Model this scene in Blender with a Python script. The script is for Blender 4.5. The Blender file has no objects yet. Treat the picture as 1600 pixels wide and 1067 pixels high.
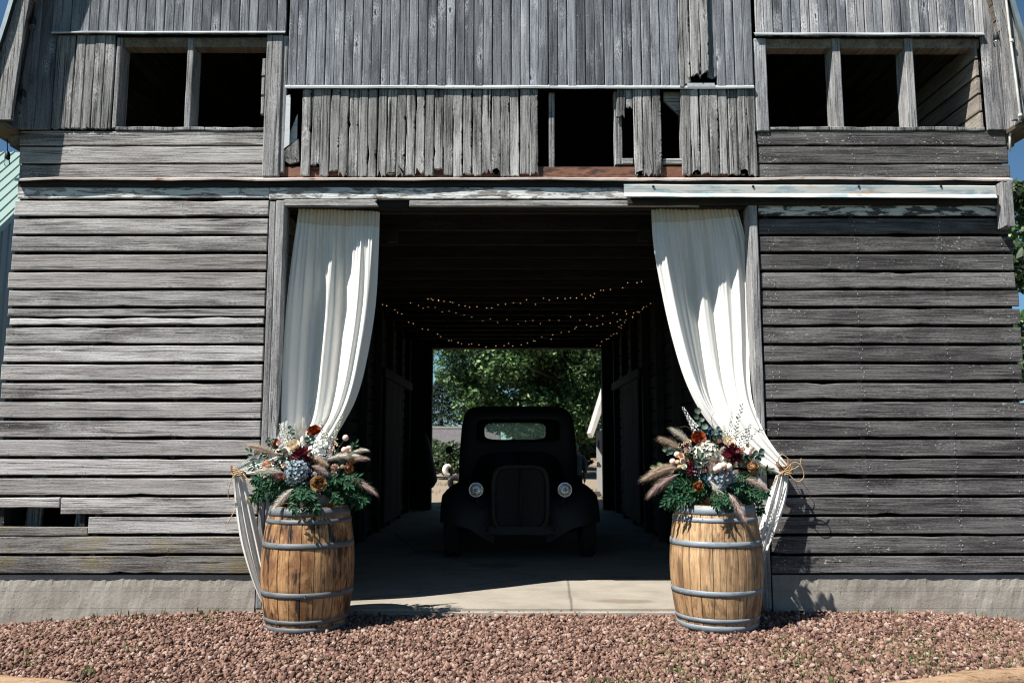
import bpy, bmesh, math, random
import numpy as np
from mathutils import Vector, Matrix, noise as mnoise
random.seed(7)
rng = np.random.default_rng(11)
R = math.radians
sc = bpy.context.scene
COL = sc.collection

# ------------------------------------------------------------------ camera
PITCH, FPX, CD, CH = R(7.04), 1296.0, 6.95, 1.325
cam_d = bpy.data.cameras.new('camera'); cam = bpy.data.objects.new('camera', cam_d); COL.objects.link(cam)
cam.location = (0, -CD, CH); cam.rotation_euler = (R(90) + PITCH, 0, 0)
cam_d.sensor_width = 36; cam_d.lens = FPX / 1600 * 36
cam_d.clip_start = 0.05; cam_d.clip_end = 600
cam_d.dof.use_dof = True; cam_d.dof.focus_distance = 6.7; cam_d.dof.aperture_fstop = 3.4
sc.camera = cam
sc.cycles.filter_width = 1.15
# ------------------------------------------------------------------ sky and sun
SUN_TO = Vector((-0.56, -0.42, 1.0)).normalized()
world = bpy.data.worlds.new('World'); sc.world = world; world.use_nodes = True
wn = world.node_tree; bg = wn.nodes['Background']
sky = wn.nodes.new('ShaderNodeTexSky'); sky.sky_type = 'NISHITA'; sky.sun_disc = False
sky.sun_elevation = math.asin(SUN_TO.z); sky.sun_rotation = math.atan2(SUN_TO.x, SUN_TO.y)
sky.air_density = 0.62; sky.dust_density = 0.2; sky.ozone_density = 0.8
tint = wn.nodes.new('ShaderNodeMix'); tint.data_type = 'RGBA'; tint.blend_type = 'MULTIPLY'; tint.inputs[0].default_value = 1.0; tint.inputs[7].default_value = (.74, 1.02, 1.05, 1)
wn.links.new(sky.outputs[0], tint.inputs[6]); wn.links.new(tint.outputs[2], bg.inputs[0]); bg.inputs[1].default_value = 0.05
sd = bpy.data.lights.new('sun', 'SUN'); sd.energy = 5.0; sd.angle = R(0.5); sd.color = (1.0, 0.955, 0.885)
so = bpy.data.objects.new('sun', sd); COL.objects.link(so); so.location = (-8, -8, 14)
so.rotation_euler = SUN_TO.to_track_quat('Z', 'Y').to_euler()
sc.view_settings.view_transform = 'Standard'; sc.view_settings.look = 'None'
sc.view_settings.exposure = 1.05; sc.view_settings.gamma = 1.0
sc.view_settings.use_curve_mapping = False

# ------------------------------------------------------------------ measuring helpers
def W(px, py, Y=0.0):
    """point of the vertical plane y=Y seen at a pixel of the 1600x1067 photograph"""
    a = px - 800; b = 533.5 - py
    dy = FPX * math.cos(PITCH) - b * math.sin(PITCH); dz = FPX * math.sin(PITCH) + b * math.cos(PITCH)
    t = (Y + CD) / dy
    return Vector((a * t, Y, CH + dz * t))

# ------------------------------------------------------------------ scene helpers
def tag(o, label=None, cat=None, group=None, kind=None):
    if label: o['label'] = label
    if cat: o['category'] = cat
    if group: o['group'] = group
    if kind: o['kind'] = kind
    return o
def empty(name, loc, label, cat, group=None, rz=0):
    o = bpy.data.objects.new(name, None); COL.objects.link(o); o.location = loc; o.rotation_euler = (0, 0, rz)
    o.empty_display_size = 0.1
    return tag(o, label, cat, group)
def put(o, parent):
    if parent is not None:
        o.parent = parent
        m = Matrix.Identity(4); p = parent
        chain = []
        while p is not None:
            chain.append(p); p = p.parent
        for q in reversed(chain): m = m @ q.matrix_parent_inverse @ q.matrix_basis
        o.matrix_parent_inverse = m.inverted()
    return o
class MB:
    def __init__(s): s.v = []; s.f = []
    def add(s, vs, fs):
        n = len(s.v); s.v += [tuple(p) for p in vs]; s.f += [tuple(i + n for i in f) for f in fs]; return s
    def box(s, x0, x1, y0, y1, z0, z1):
        return s.add([(x0,y0,z0),(x1,y0,z0),(x1,y1,z0),(x0,y1,z0),(x0,y0,z1),(x1,y0,z1),(x1,y1,z1),(x0,y1,z1)],
                     [(0,3,2,1),(4,5,6,7),(0,1,5,4),(1,2,6,5),(2,3,7,6),(3,0,4,7)])
    def tube(s, pts, rad, n=6, cap=True):
        pts = [Vector(p) for p in pts]
        if not hasattr(rad, '__len__'): rad = [rad] * len(pts)
        vs = []; fs = []; prev = None
        for i, p in enumerate(pts):
            d = (pts[min(i+1, len(pts)-1)] - pts[max(i-1, 0)])
            d = d.normalized() if d.length > 1e-9 else Vector((0,0,1))
            if prev is None:
                up = Vector((0,0,1)) if abs(d.z) < .9 else Vector((1,0,0)); a = d.cross(up).normalized()
            else:
                a = (prev - d * prev.dot(d)); a = a.normalized() if a.length > 1e-6 else d.orthogonal().normalized()
            prev = a; b = d.cross(a)
            for k in range(n):
                t = 2 * math.pi * k / n; vs.append(p + (a * math.cos(t) + b * math.sin(t)) * rad[i])
        for i in range(len(pts) - 1):
            for k in range(n):
                fs.append((i*n+k, i*n+(k+1)%n, (i+1)*n+(k+1)%n, (i+1)*n+k))
        if cap: fs.append(tuple(range(n))[::-1]); fs.append(tuple((len(pts)-1)*n + k for k in range(n)))
        return s.add(vs, fs)
    def lathe(s, prof, c=(0,0,0), n=24, axis='z', a0=0, a1=2*math.pi):
        full = abs(a1 - a0 - 2*math.pi) < 1e-6; m = n if full else n + 1; vs = []; fs = []
        for r, z in prof:
            for k in range(m):
                t = a0 + (a1 - a0) * k / n; x, y = r*math.cos(t), r*math.sin(t)
                vs.append((c[0]+x, c[1]+y, c[2]+z) if axis == 'z' else ((c[0]+x, c[1]+z, c[2]+y) if axis == 'y' else (c[0]+z, c[1]+x, c[2]+y)))
        for i in range(len(prof)-1):
            for k in range(n):
                k2 = (k+1) % m if full else k+1
                fs.append((i*m+k, i*m+k2, (i+1)*m+k2, (i+1)*m+k))
        return s.add(vs, fs)
    def grid(s, P, closed=False):
        """P[i][j] rows of points"""
        n = len(P[0]); fs = []
        for i in range(len(P)-1):
            for j in range(n if closed else n-1):
                fs.append((i*n+j, i*n+(j+1)%n, (i+1)*n+(j+1)%n, (i+1)*n+j))
        return s.add([p for r in P for p in r], fs)
    def build(s, name, mat, parent=None, smooth=False, kind=None, label=None):
        me = bpy.data.meshes.new(name); me.from_pydata(s.v, [], s.f); me.validate(); me.update()
        if smooth: me.polygons.foreach_set('use_smooth', [True] * len(me.polygons))
        if mat: me.materials.append(mat)
        o = bpy.data.objects.new(name, me); COL.objects.link(o)
        put(o, parent)
        if kind: o['kind'] = kind
        if label: o['label'] = label
        return o
def np_mesh(name, verts, faces, mat, parent=None, kind=None, smooth=False):
    """faces: int array (n,k) all with k corners"""
    me = bpy.data.meshes.new(name); n, k = faces.shape
    me.vertices.add(len(verts)); me.vertices.foreach_set('co', verts.astype(np.float32).ravel())
    me.loops.add(n*k); me.loops.foreach_set('vertex_index', faces.astype(np.int32).ravel())
    me.polygons.add(n); me.polygons.foreach_set('loop_start', np.arange(0, n*k, k, dtype=np.int32))
    me.polygons.foreach_set('loop_total', np.full(n, k, dtype=np.int32))
    if smooth: me.polygons.foreach_set('use_smooth', np.ones(n, dtype=bool))
    me.update(calc_edges=True); me.materials.append(mat)
    o = bpy.data.objects.new(name, me); COL.objects.link(o); put(o, parent)
    if kind: o['kind'] = kind
    return o

# ------------------------------------------------------------------ materials
class NT:
    def __init__(s, name):
        s.m = bpy.data.materials.new(name); s.m.use_nodes = True; s.t = s.m.node_tree; s.n = s.t.nodes; s.b = s.n['Principled BSDF']
    def new(s, typ, ins=None, **kw):
        x = s.n.new(typ)
        for k, v in kw.items(): setattr(x, k, v)
        for k, v in (ins or {}).items():
            sock = x.inputs[k]
            if isinstance(v, bpy.types.NodeSocket): s.t.links.new(v, sock)
            else: sock.default_value = v
        return x
    def link(s, a, b): s.t.links.new(a, b)
    def math(s, op, a, b=None, clamp=False):
        x = s.new('ShaderNodeMath', {0: a}, operation=op, use_clamp=clamp)
        if b is not None:
            if isinstance(b, bpy.types.NodeSocket): s.link(b, x.inputs[1])
            else: x.inputs[1].default_value = b
        return x.outputs[0]
    def ramp(s, fac, stops):
        x = s.new('ShaderNodeValToRGB', {0: fac}); e = x.color_ramp.elements
        while len(e) < len(stops): e.new(0.5)
        for i, (p, c) in enumerate(stops):
            e[i].position = p; e[i].color = (c[0], c[1], c[2], 1) if hasattr(c, '__len__') else (c, c, c, 1)
        return x.outputs[0]
    def mix(s, f, a, b, mode='MIX'):
        x = s.n.new('ShaderNodeMix'); x.data_type = 'RGBA'; x.blend_type = mode
        for sock, v in ((x.inputs[0], f), (x.inputs[6], a), (x.inputs[7], b)):
            if isinstance(v, bpy.types.NodeSocket): s.link(v, sock)
            elif hasattr(v, '__len__'): sock.default_value = (v[0], v[1], v[2], 1)
            else: sock.default_value = v
        return x.outputs[2]
    def noise(s, vec, scale, detail=4, rough=.55, dist=0):
        return s.new('ShaderNodeTexNoise', {'Vector': vec, 'Scale': scale, 'Detail': detail, 'Roughness': rough, 'Distortion': dist}).outputs['Fac']
    def coords(s, scale=(1,1,1), rand=True, kind='Object'):
        tc = s.new('ShaderNodeTexCoord').outputs[kind]
        if rand:
            oi = s.new('ShaderNodeObjectInfo').outputs['Random']
            off = s.new('ShaderNodeCombineXYZ', {0: s.math('MULTIPLY', oi, 91.0), 1: s.math('MULTIPLY', oi, 57.0), 2: s.math('MULTIPLY', oi, 73.0)}).outputs[0]
            tc = s.new('ShaderNodeVectorMath', {0: tc, 1: off}, operation='ADD').outputs[0]
        return s.new('ShaderNodeMapping', {'Vector': tc, 'Scale': scale}).outputs[0]
    def bump(s, h, strength=.5, dist=.01):
        x = s.new('ShaderNodeBump', {'Height': h, 'Strength': strength, 'Distance': dist}); s.link(x.outputs[0], s.b.inputs['Normal']); return x
def plain(name, col, rough=.6, metal=0, emis=None, var=.0, nscale=20, bump=0):
    t = NT(name); t.b.inputs['Roughness'].default_value = rough; t.b.inputs['Metallic'].default_value = metal
    if var or bump:
        c = t.coords((1,1,1)); n = t.noise(c, nscale, 5, .6)
        lo = [x*(1-var) for x in col]; hi = [min(1, x*(1+var)) for x in col]
        t.link(t.ramp(n, [(.3, lo), (.7, hi)]), t.b.inputs['Base Color'])
        if bump: t.bump(n, bump, .01)
    else: t.b.inputs['Base Color'].default_value = (*col, 1)
    if emis: t.b.inputs['Emission Color'].default_value = (*emis[0], 1); t.b.inputs['Emission Strength'].default_value = emis[1]
    return t.m
def wood(name, axis, dark, mid, light, patch=.5, crack=.5, knots=.6, paint=0, bump=.9, vary=.28, warm=None, moss=0, fleck=0):
    t = NT(name); t.b.inputs['Roughness'].default_value = .88; t.b.inputs['Specular IOR Level'].default_value = .25
    sv = lambda a, c: (a, c, c) if axis == 'x' else ((c, c, a) if axis == 'z' else (c, a, c))
    wob = t.noise(t.coords(sv(2.0, 9.0)), 1, 3)
    g1 = t.noise(t.coords(sv(2.2, 60)), 1, 7, .68, .4)        # grain
    g2 = t.noise(t.coords(sv(.9, 7)), 1, 5, .6, .6)           # weathered patches
    g3 = t.noise(t.coords(sv(5.0, 210)), 1, 4, .6)            # fine fibres
    g4 = t.noise(t.coords(sv(1.3, 95)), 1, 3, .5, .8)         # cracks
    g5 = t.noise(t.coords(sv(45.0, 120)), 1, 4, .7)           # speckle of raised fibres
    f = t.math('ADD', t.math('MULTIPLY', g1, .42), t.math('ADD', t.math('MULTIPLY', g2, .40*patch*2), t.math('ADD', t.math('MULTIPLY', g3, .34), t.math('MULTIPLY', g5, .34))))
    f = t.math('DIVIDE', f, .42 + .40*patch*2 + .68)
    col = t.ramp(f, [(.40, dark), (.47, mid), (.56, light)])
    oi = t.new('ShaderNodeObjectInfo').outputs['Random']
    mr = t.new('ShaderNodeMapRange', {0: oi, 3: 1-vary, 4: 1+vary}).outputs[0]
    cmb = t.new('ShaderNodeCombineXYZ', {0: mr, 1: mr, 2: mr}).outputs[0]
    col = t.mix(1.0, col, cmb, 'MULTIPLY')
    oi2 = t.math('FRACT', t.math('MULTIPLY', oi, 17.3))
    if warm: col = t.mix(t.math('MULTIPLY', oi2, .55), col, warm)
    ck = t.ramp(g4, [(.34, 1.0), (.40, 0.0)])
    col = t.mix(t.math('MULTIPLY', ck, crack), col, [c*.25 for c in dark])
    # knots
    vor = t.new('ShaderNodeTexVoronoi', {'Vector': t.coords(sv(2.4, 7.5)), 'Scale': 1.0, 'Randomness': 1.0}).outputs['Distance']
    kd = t.ramp(vor, [(.045, 1.0), (.085, 0.0)]); kh = t.ramp(vor, [(.08, 1.0), (.36, 0.0)])
    halo = t.math('MULTIPLY', kh, t.math('MULTIPLY', t.ramp(g5, [(.42, 0.0), (.56, 1.0)]), .8*knots))
    col = t.mix(halo, col, [min(.75, c*1.9+.06) for c in light])
    col = t.mix(t.math('MULTIPLY', kd, knots), col, [c*.35 for c in dark])
    if fleck:
        fl = t.noise(t.coords(sv(26, 60)), 1, 4, .7); big = t.noise(t.coords(sv(2.5, 5)), 1, 3)
        fm = t.math('MULTIPLY', t.ramp(fl, [(.60, 0.0), (.66, 1.0)]), t.ramp(big, [(.52, 0.0), (.64, 1.0)]))
        col = t.mix(t.math('MULTIPLY', fm, fleck), col, (.55, .54, .52))
    hgt = t.math('ADD', t.math('MULTIPLY', g1, .8), t.math('ADD', t.math('MULTIPLY', g5, .5), t.math('MULTIPLY', g3, .7))); hgt = t.math('SUBTRACT', hgt, t.math('MULTIPLY', ck, .6))
    if paint:
        pn = t.noise(t.coords(sv(5, 22)), 1, 7, .7, .5)
        pm = t.ramp(pn, [(.52 - paint*.12, 0.0), (.55 - paint*.12, 1.0)])
        col = t.mix(pm, col, (.62, .63, .62)); hgt = t.math('ADD', hgt, t.math('MULTIPLY', pm, .5))
    if moss:
        mn = t.noise(t.coords(sv(2.5, 5), rand=False), 1, 4, .6)
        col = t.mix(t.math('MULTIPLY', t.ramp(mn, [(.50, 0.0), (.66, 1.0)]), moss), col, (.19, .15, .045))
    t.link(col, t.b.inputs['Base Color'])
    t.bump(hgt, bump, .006)
    return t.m

M = {}
M['sidingL'] = wood('weathered_grey_siding', 'x', (.11,.102,.098), (.30,.288,.282), (.47,.455,.448), patch=.6, crack=.8, knots=.35, warm=(.21,.185,.175), vary=.2, fleck=.35)
M['sidingLd'] = wood('dark_rotten_siding', 'x', (.03,.027,.025), (.115,.105,.10), (.27,.255,.24), patch=.8, crack=1.0, knots=.3, vary=.1, moss=.4)
M['sidingLm'] = wood('mixed_worn_siding', 'x', (.045,.041,.039), (.20,.188,.183), (.40,.385,.375), patch=1.0, crack=1.0, knots=.3, vary=.2, fleck=.35)
M['sidingR'] = wood('dark_grey_siding', 'x', (.018,.016,.016), (.062,.058,.059), (.155,.15,.15), patch=.7, crack=.7, knots=.3, vary=.22, fleck=.75)
M['paintR'] = wood('dark_siding_with_peeling_paint', 'x', (.02,.02,.02), (.05,.05,.05), (.09,.09,.09), knots=.1, paint=.35, vary=.05)
M['paintL'] = wood('grey_board_with_peeling_paint', 'x', (.08,.07,.065), (.22,.2,.19), (.36,.34,.33), knots=.1, paint=.45, vary=.08)
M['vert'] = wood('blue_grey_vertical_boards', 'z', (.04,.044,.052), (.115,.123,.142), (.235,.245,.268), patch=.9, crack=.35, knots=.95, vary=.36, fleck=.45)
M['vertlow'] = wood('rough_weathered_vertical_boards', 'z', (.022,.021,.021), (.15,.146,.145), (.35,.345,.34), patch=.95, crack=1.0, knots=.6, vary=.28, bump=1.0)
M['vertpale'] = wood('pale_worn_vertical_boards', 'z', (.07,.072,.078), (.22,.222,.235), (.42,.42,.43), patch=.9, crack=.6, knots=.9, vary=.2)
M['frameV'] = wood('grey_post_wood', 'z', (.06,.06,.062), (.185,.182,.185), (.36,.355,.355), crack=.8, knots=.4, vary=.15)
M['frameX'] = wood('grey_beam_wood', 'x', (.07,.068,.066), (.2,.195,.19), (.38,.37,.36), crack=.8, knots=.4, vary=.15)
M['brownY'] = wood('brown_inner_boards', 'y', (.045,.035,.028), (.13,.105,.085), (.24,.2,.165), crack=.6, knots=.5, vary=.25)
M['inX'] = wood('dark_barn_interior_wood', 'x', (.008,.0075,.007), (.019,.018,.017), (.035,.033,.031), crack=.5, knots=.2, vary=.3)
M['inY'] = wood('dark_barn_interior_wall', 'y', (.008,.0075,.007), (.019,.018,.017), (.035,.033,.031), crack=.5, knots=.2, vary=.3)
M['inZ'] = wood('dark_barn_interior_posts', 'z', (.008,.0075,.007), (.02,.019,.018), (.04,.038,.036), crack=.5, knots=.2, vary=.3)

M['pinner'] = wood('grey_brown_inner_boards', 'y', (.07,.06,.052), (.19,.165,.14), (.33,.30,.26), crack=.6, knots=.5, vary=.2)
def m_flash(name, base, rust, amt, rough=.55):
    t = NT(name); t.b.inputs['Roughness'].default_value = rough; t.b.inputs['Metallic'].default_value = .0
    c = t.coords((1.2, 8, 8)); n = t.noise(c, 3, 7, .7, .4); n2 = t.noise(t.coords((9, 30, 30)), 2, 5, .7)
    f = t.math('ADD', t.math('MULTIPLY', n, .7), t.math('MULTIPLY', n2, .3))
    col = t.ramp(f, [(.35, [x*.8 for x in base]), (.5, base), (.62-amt*.1, base), (.70-amt*.1, rust), (.8, [x*.5 for x in rust])])
    t.link(col, t.b.inputs['Base Color']); t.bump(n2, .35, .004); return t.m
M['flash'] = m_flash('pale_rusting_drip_flashing', (.50,.44,.41), (.28,.13,.07), .75)
M['flash2'] = m_flash('galvanised_flashing', (.38,.41,.43), (.28,.24,.21), .1, .4)
M['rust'] = m_flash('rusty_sheet', (.17,.07,.04), (.05,.022,.016), 1.4, .8)
def m_track():
    t = NT('peeling_painted_track'); t.b.inputs['Roughness'].default_value = .5
    n = t.noise(t.coords((2.2, 12, 16)), 1, 8, .72, .5); n2 = t.noise(t.coords((1.7, 3, 5)), 1, 4, .6)
    col = t.ramp(n, [(.40, (.24,.32,.36)), (.47, (.36,.42,.44)), (.50, (.52,.52,.49)), (.7, (.57,.56,.53))])
    col = t.mix(t.ramp(n2, [(.60, 0.0), (.70, .75)]), col, (.42,.22,.10))
    t.link(col, t.b.inputs['Base Color']); t.bump(n, .3, .003); return t.m
M['track'] = m_track()
def m_concrete(name, lo, mid, hi, bump=.5, form=False, stain=None):
    t = NT(name); t.b.inputs['Roughness'].default_value = .9
    c = t.coords((1,1,1), rand=False); n = t.noise(c, 2.2, 6, .6, .3); n2 = t.noise(c, 38, 6, .7); n3 = t.noise(t.coords((.5,3,6), rand=False), 1.6, 5, .6)
    f = t.math('ADD', t.math('MULTIPLY', n, .55), t.math('ADD', t.math('MULTIPLY', n2, .2), t.math('MULTIPLY', n3, .25)))
    col = t.ramp(f, [(.36, lo), (.5, mid), (.64, hi)])
    pit = t.new('ShaderNodeTexVoronoi', {'Vector': c, 'Scale': 26.0}).outputs['Distance']
    pm = t.math('MULTIPLY', t.ramp(pit, [(.10, 1.0), (.17, 0.0)]), t.ramp(t.noise(c, 5, 3), [(.5, 0.0), (.6, 1.0)]))
    col = t.mix(t.math('MULTIPLY', pm, .6), col, [x*.3 for x in lo])
    h = t.math('SUBTRACT', t.math('ADD', n2, t.math('MULTIPLY', n, .8)), t.math('MULTIPLY', pm, .7))
    if form:
        sep = t.new('ShaderNodeSeparateXYZ', {0: t.new('ShaderNodeTexCoord').outputs['Object']}).outputs[2]
        wv = t.math('FRACT', t.math('MULTIPLY', t.math('ADD', sep, t.math('MULTIPLY', n3, .01)), 7.6))
        ln = t.ramp(wv, [(.0, 1.0), (.05, 0.0)]); h = t.math('SUBTRACT', h, t.math('MULTIPLY', ln, .2))
        col = t.mix(t.math('MULTIPLY', ln, .14), col, [x*.45 for x in lo])
    if stain:
        for (sx, sy, rx, ry, sc_) in stain:
            mp = t.new('ShaderNodeMapping', {'Vector': t.new('ShaderNodeTexCoord').outputs['Object'], 'Location': (-sx/rx, -sy/ry, 0), 'Scale': (1/rx, 1/ry, 0)})
            ln = t.new('ShaderNodeVectorMath', {0: mp.outputs[0]}, operation='LENGTH').outputs['Value']
            s_ = t.math('MULTIPLY', t.ramp(t.math('ADD', ln, t.math('MULTIPLY', n, .6)), [(.75, 1.0), (1.25, 0.0)]), sc_)
            col = t.mix(s_, col, (.13, .095, .065))
    if stain:
        ed = t.new('ShaderNodeTexVoronoi', {'Vector': t.new('ShaderNodeVectorMath', {0: c, 1: t.new('ShaderNodeCombineXYZ', {0: t.math('MULTIPLY', n2, .05), 1: t.math('MULTIPLY', n, .35), 2: 0.0}).outputs[0]}, operation='ADD').outputs[0], 'Scale': .42}, feature='DISTANCE_TO_EDGE').outputs['Distance']
        ck = t.ramp(ed, [(.0, 1.0), (.006, 0.0)]); col = t.mix(t.math('MULTIPLY', ck, .75), col, (.03, .026, .02)); h = t.math('SUBTRACT', h, ck)
    t.link(col, t.b.inputs['Base Color']); t.bump(h, bump, .012); return t.m
M['found'] = m_concrete('board_formed_concrete', (.185,.165,.142), (.26,.238,.207), (.335,.31,.272), .38, form=True)
M['slab'] = m_concrete('worn_concrete_floor', (.19,.168,.138), (.262,.234,.194), (.31,.28,.235), .25, stain=[(.95, .32, .42, .16, .55), (-.2, 2.4, .5, .3, .5)])
def m_island(name, stops, rough=.8, nscale=0, spec=.3, trans=0):
    t = NT(name); t.b.inputs['Roughness'].default_value = rough; t.b.inputs['Specular IOR Level'].default_value = spec
    ri = t.new('ShaderNodeNewGeometry').outputs['Random Per Island']; col = t.ramp(ri, stops)
    if nscale:
        n = t.noise(t.coords(rand=False), nscale, 4, .6)
        col = t.mix(1.0, col, t.ramp(n, [(.3, .65), (.7, 1.3)]), 'MULTIPLY')
    t.link(col, t.b.inputs['Base Color'])
    if trans:
        tr = t.new('ShaderNodeBsdfTranslucent', {'Color': col}); mx = t.new('ShaderNodeMixShader', {0: trans, 1: t.b.outputs[0], 2: tr.outputs[0]})
        t.link(mx.outputs[0], t.n['Material Output'].inputs['Surface'])
    return t.m
M['stone'] = m_island('crushed_red_brown_rock', [(0, (.06,.033,.026)), (.3, (.135,.076,.058)), (.6, (.20,.118,.090)), (.88, (.27,.175,.135)), (1, (.33,.26,.225))], .9, 60, .2)
M['leaf'] = m_island('sunlit_tree_leaves', [(0, (.014,.045,.014)), (.5, (.036,.10,.028)), (.8, (.09,.18,.05)), (1, (.30,.44,.17))], .5, 0, .5, .3)  # bright end of the ramp puts sun highlights into the leaf colour
M['leafd'] = m_island('dark_tree_leaves', [(0, (.018,.035,.015)), (.5, (.035,.065,.025)), (1, (.07,.10,.04))], .55, 0, .4, .2)
M['needle'] = m_island('blue_green_needles', [(0, (.02,.04,.03)), (1, (.06,.09,.07))], .7, 0, .2, .1)
M['grass'] = m_island('grass_blades', [(0, (.06,.10,.025)), (.6, (.10,.155,.045)), (1, (.24,.23,.11))], .6, 0, .3, .25)
M['bark'] = plain('tree_bark', (.07,.055,.042), .9, var=.4, nscale=12, bump=.6)
def m_ground(name, a, b, c2, nscale):
    t = NT(name); t.b.inputs['Roughness'].default_value = .95
    c = t.coords(rand=False); n = t.noise(c, nscale, 8, .7); n2 = t.noise(c, .35, 4, .6)
    col = t.mix(t.ramp(n2, [(.42, 0.0), (.62, 1.0)]), t.ramp(n, [(.35, a), (.65, b)]), c2)
    t.link(col, t.b.inputs['Base Color']); t.bump(n, .5, .02); return t.m
M['soil'] = m_ground('gravel_bed_soil', (.06,.038,.03), (.13,.085,.07), (.10,.07,.055), 30)
M['yard'] = m_ground('tan_gravel_yard', (.17,.13,.09), (.25,.20,.145), (.21,.165,.12), 9)
M['iron'] = plain('rusty_black_iron', (.05,.028,.02), .7, .6, var=.5, nscale=60, bump=.4)
M['ironrust'] = plain('rusty_iron_hook', (.16,.07,.035), .8, .2, var=.5, nscale=60, bump=.4)
M['twine'] = plain('jute_twine', (.42,.28,.14), .9, var=.3, nscale=200, bump=.5)
M['black'] = plain('black_rubber', (.012,.012,.012), .6)
M['white_metal'] = plain('white_painted_conduit', (.55,.53,.49), .5, .0, var=.2, nscale=9)
M['roofmetal'] = plain('grey_roof_metal', (.26,.31,.33), .45, .5, var=.2, nscale=8)

# ------------------------------------------------------------------ setting: ground, gravel bed, floor
def hgt(x, y):
    xs = [-7, -4.3, -3.2, -2.4, -2.0, 2.0, 2.6, 3.6, 4.3, 7]; zs = [-.30, -.155, -.065, -.035, -.045, -.045, -.03, -.05, -.12, -.25]
    h = float(np.interp(x, xs, zs)); k = min(1, max(0, -y/1.2)); h = h*(1-k) + (-.055)*k if abs(x) < 4.3 else h*(1-.5*k)
    return h + .012*mnoise.noise((x*1.7, y*1.7, 3))
mb = MB(); nx, ny = 90, 40
mb.grid([[(-7 + 14*i/nx, -4.5 + 4.62*j/ny, hgt(-7+14*i/nx, -4.5+4.62*j/ny) - .012) for i in range(nx+1)] for j in range(ny+1)])
o = mb.build('gravel_bed_ground', M['soil'], smooth=True); tag(o, kind='structure')
mb = MB(); mb.grid([[(-250 + 500*i/20, -250 + 500*j/20, -.25) for i in range(21)] for j in range(21)])
# unseen ground to the horizon, made dark lawn to cut bounced light (dropped under the gravel bed and the barn)
M['lawn'] = m_ground('dark_low_bounce_lawn', (.02,.035,.01), (.045,.065,.02), (.03,.045,.015), 6)
o = mb.build('low_bounce_ground', M['lawn']); tag(o, kind='structure')
mb = MB(); mb.grid([[(-60+6*i, 10.42 + (4*j if j else 0), -.02 if j else -.02) for i in range(21)] for j in range(16)])
o = mb.build('back_yard_ground', M['yard']); tag(o, kind='structure')

t_ = (1 + 5**.5)/2
ICO = np.array([(-1,t_,0),(1,t_,0),(-1,-t_,0),(1,-t_,0),(0,-1,t_),(0,1,t_),(0,-1,-t_),(0,1,-t_),(t_,0,-1),(t_,0,1),(-t_,0,-1),(-t_,0,1)])/math.sqrt(1+t_*t_)
ICF = np.array([(0,11,5),(0,5,1),(0,1,7),(0,7,10),(0,10,11),(1,5,9),(5,11,4),(11,10,2),(10,7,6),(7,1,8),(3,9,4),(3,4,2),(3,2,6),(3,6,8),(3,8,9),(4,9,5),(2,4,11),(6,2,10),(8,6,7),(9,8,1)])
def stones(name, n, xr, yr, smin, smax, lift, power=2.2):
    x = rng.uniform(*xr, n); y = rng.uniform(*yr, n)
    z = np.array([hgt(a, b) for a, b in zip(x, y)])
    s = smin + (smax - smin) * rng.random(n)**power
    sh = rng.uniform(.36, 1.25, (n, 1, 3)); jit = rng.uniform(.6, 1.35, (n, 12, 1))
    v = ICO[None]*jit*sh
    q = rng.normal(size=(n, 4)); q /= np.linalg.norm(q, axis=1)[:, None]; w, a, b, c = q.T
    RM = np.stack([np.stack([1-2*(b*b+c*c), 2*(a*b-c*w), 2*(a*c+b*w)], -1), np.stack([2*(a*b+c*w), 1-2*(a*a+c*c), 2*(b*c-a*w)], -1), np.stack([2*(a*c-b*w), 2*(b*c+a*w), 1-2*(a*a+b*b)], -1)], 1)
    v = np.einsum('nij,nkj->nki', RM, v)*s[:, None, None]
    v[:, :, 0] += x[:, None]; v[:, :, 1] += y[:, None]; v[:, :, 2] += (z + s*lift*rng.uniform(.1, 1.0, n))[:, None]
    f = ICF[None] + (np.arange(n)*12)[:, None, None]
    return np_mesh(name, v.reshape(-1, 3), f.reshape(-1, 3), M['stone'], kind='stuff')
o = stones('crushed_rock_gravel', 98000, (-4.7, 4.7), (-2.62, -.0), .005, .0215, .9, 2.3)
tag(o, 'crushed red brown rock gravel bed in front of the barn', 'gravel')

def blades(name, spots, mat, hmin=.03, hmax=.08, bend=.5, label=None, cat='grass'):
    V = []; F = []
    for (x, y, n, rad, hs) in spots:
        for _ in range(n):
            a = random.uniform(0, 6.28); r = rad*random.random()**.7; bx, by = x + r*math.cos(a), y + r*math.sin(a)
            if by > -.01 and abs(bx) < 4.3 and by < 5: by = -.02
            bz = hgt(bx, by) if by < 1 else -.02
            h = random.uniform(hmin, hmax)*hs; d = random.uniform(0, 6.28); w = h*.06+.0012; k = random.uniform(.1, 1)*bend*h
            dx, dy = math.cos(d), math.sin(d); n0 = len(V)
            V += [(bx-dy*w, by+dx*w, bz), (bx+dy*w, by-dx*w, bz), (bx+dx*k*.4+dy*w*.7, by+dy*k*.4-dx*w*.7, bz+h*.6), (bx+dx*k*.4-dy*w*.7, by+dy*k*.4+dx*w*.7, bz+h*.6), (bx+dx*k, by+dy*k, bz+h)]
            F += [(n0, n0+1, n0+2), (n0, n0+2, n0+3), (n0+3, n0+2, n0+4)]
    o = np_mesh(name, np.array(V), np.array(F), mat, kind='stuff')
    return tag(o, label, cat)
sp = []
for _ in range(46): sp.append((random.uniform(1.1, 4.2), random.uniform(-2.3, -.9), random.randint(8, 26), .11, random.uniform(.35, .7)))
for _ in range(46): sp.append((random.gauss(2.4, .8), random.gauss(-1.35, .35), random.randint(30, 60), .16, .55))
for _ in range(22): sp.append((random.gauss(.85, .35), random.gauss(-2.1, .15), random.randint(15, 30), .09, .7))
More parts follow.
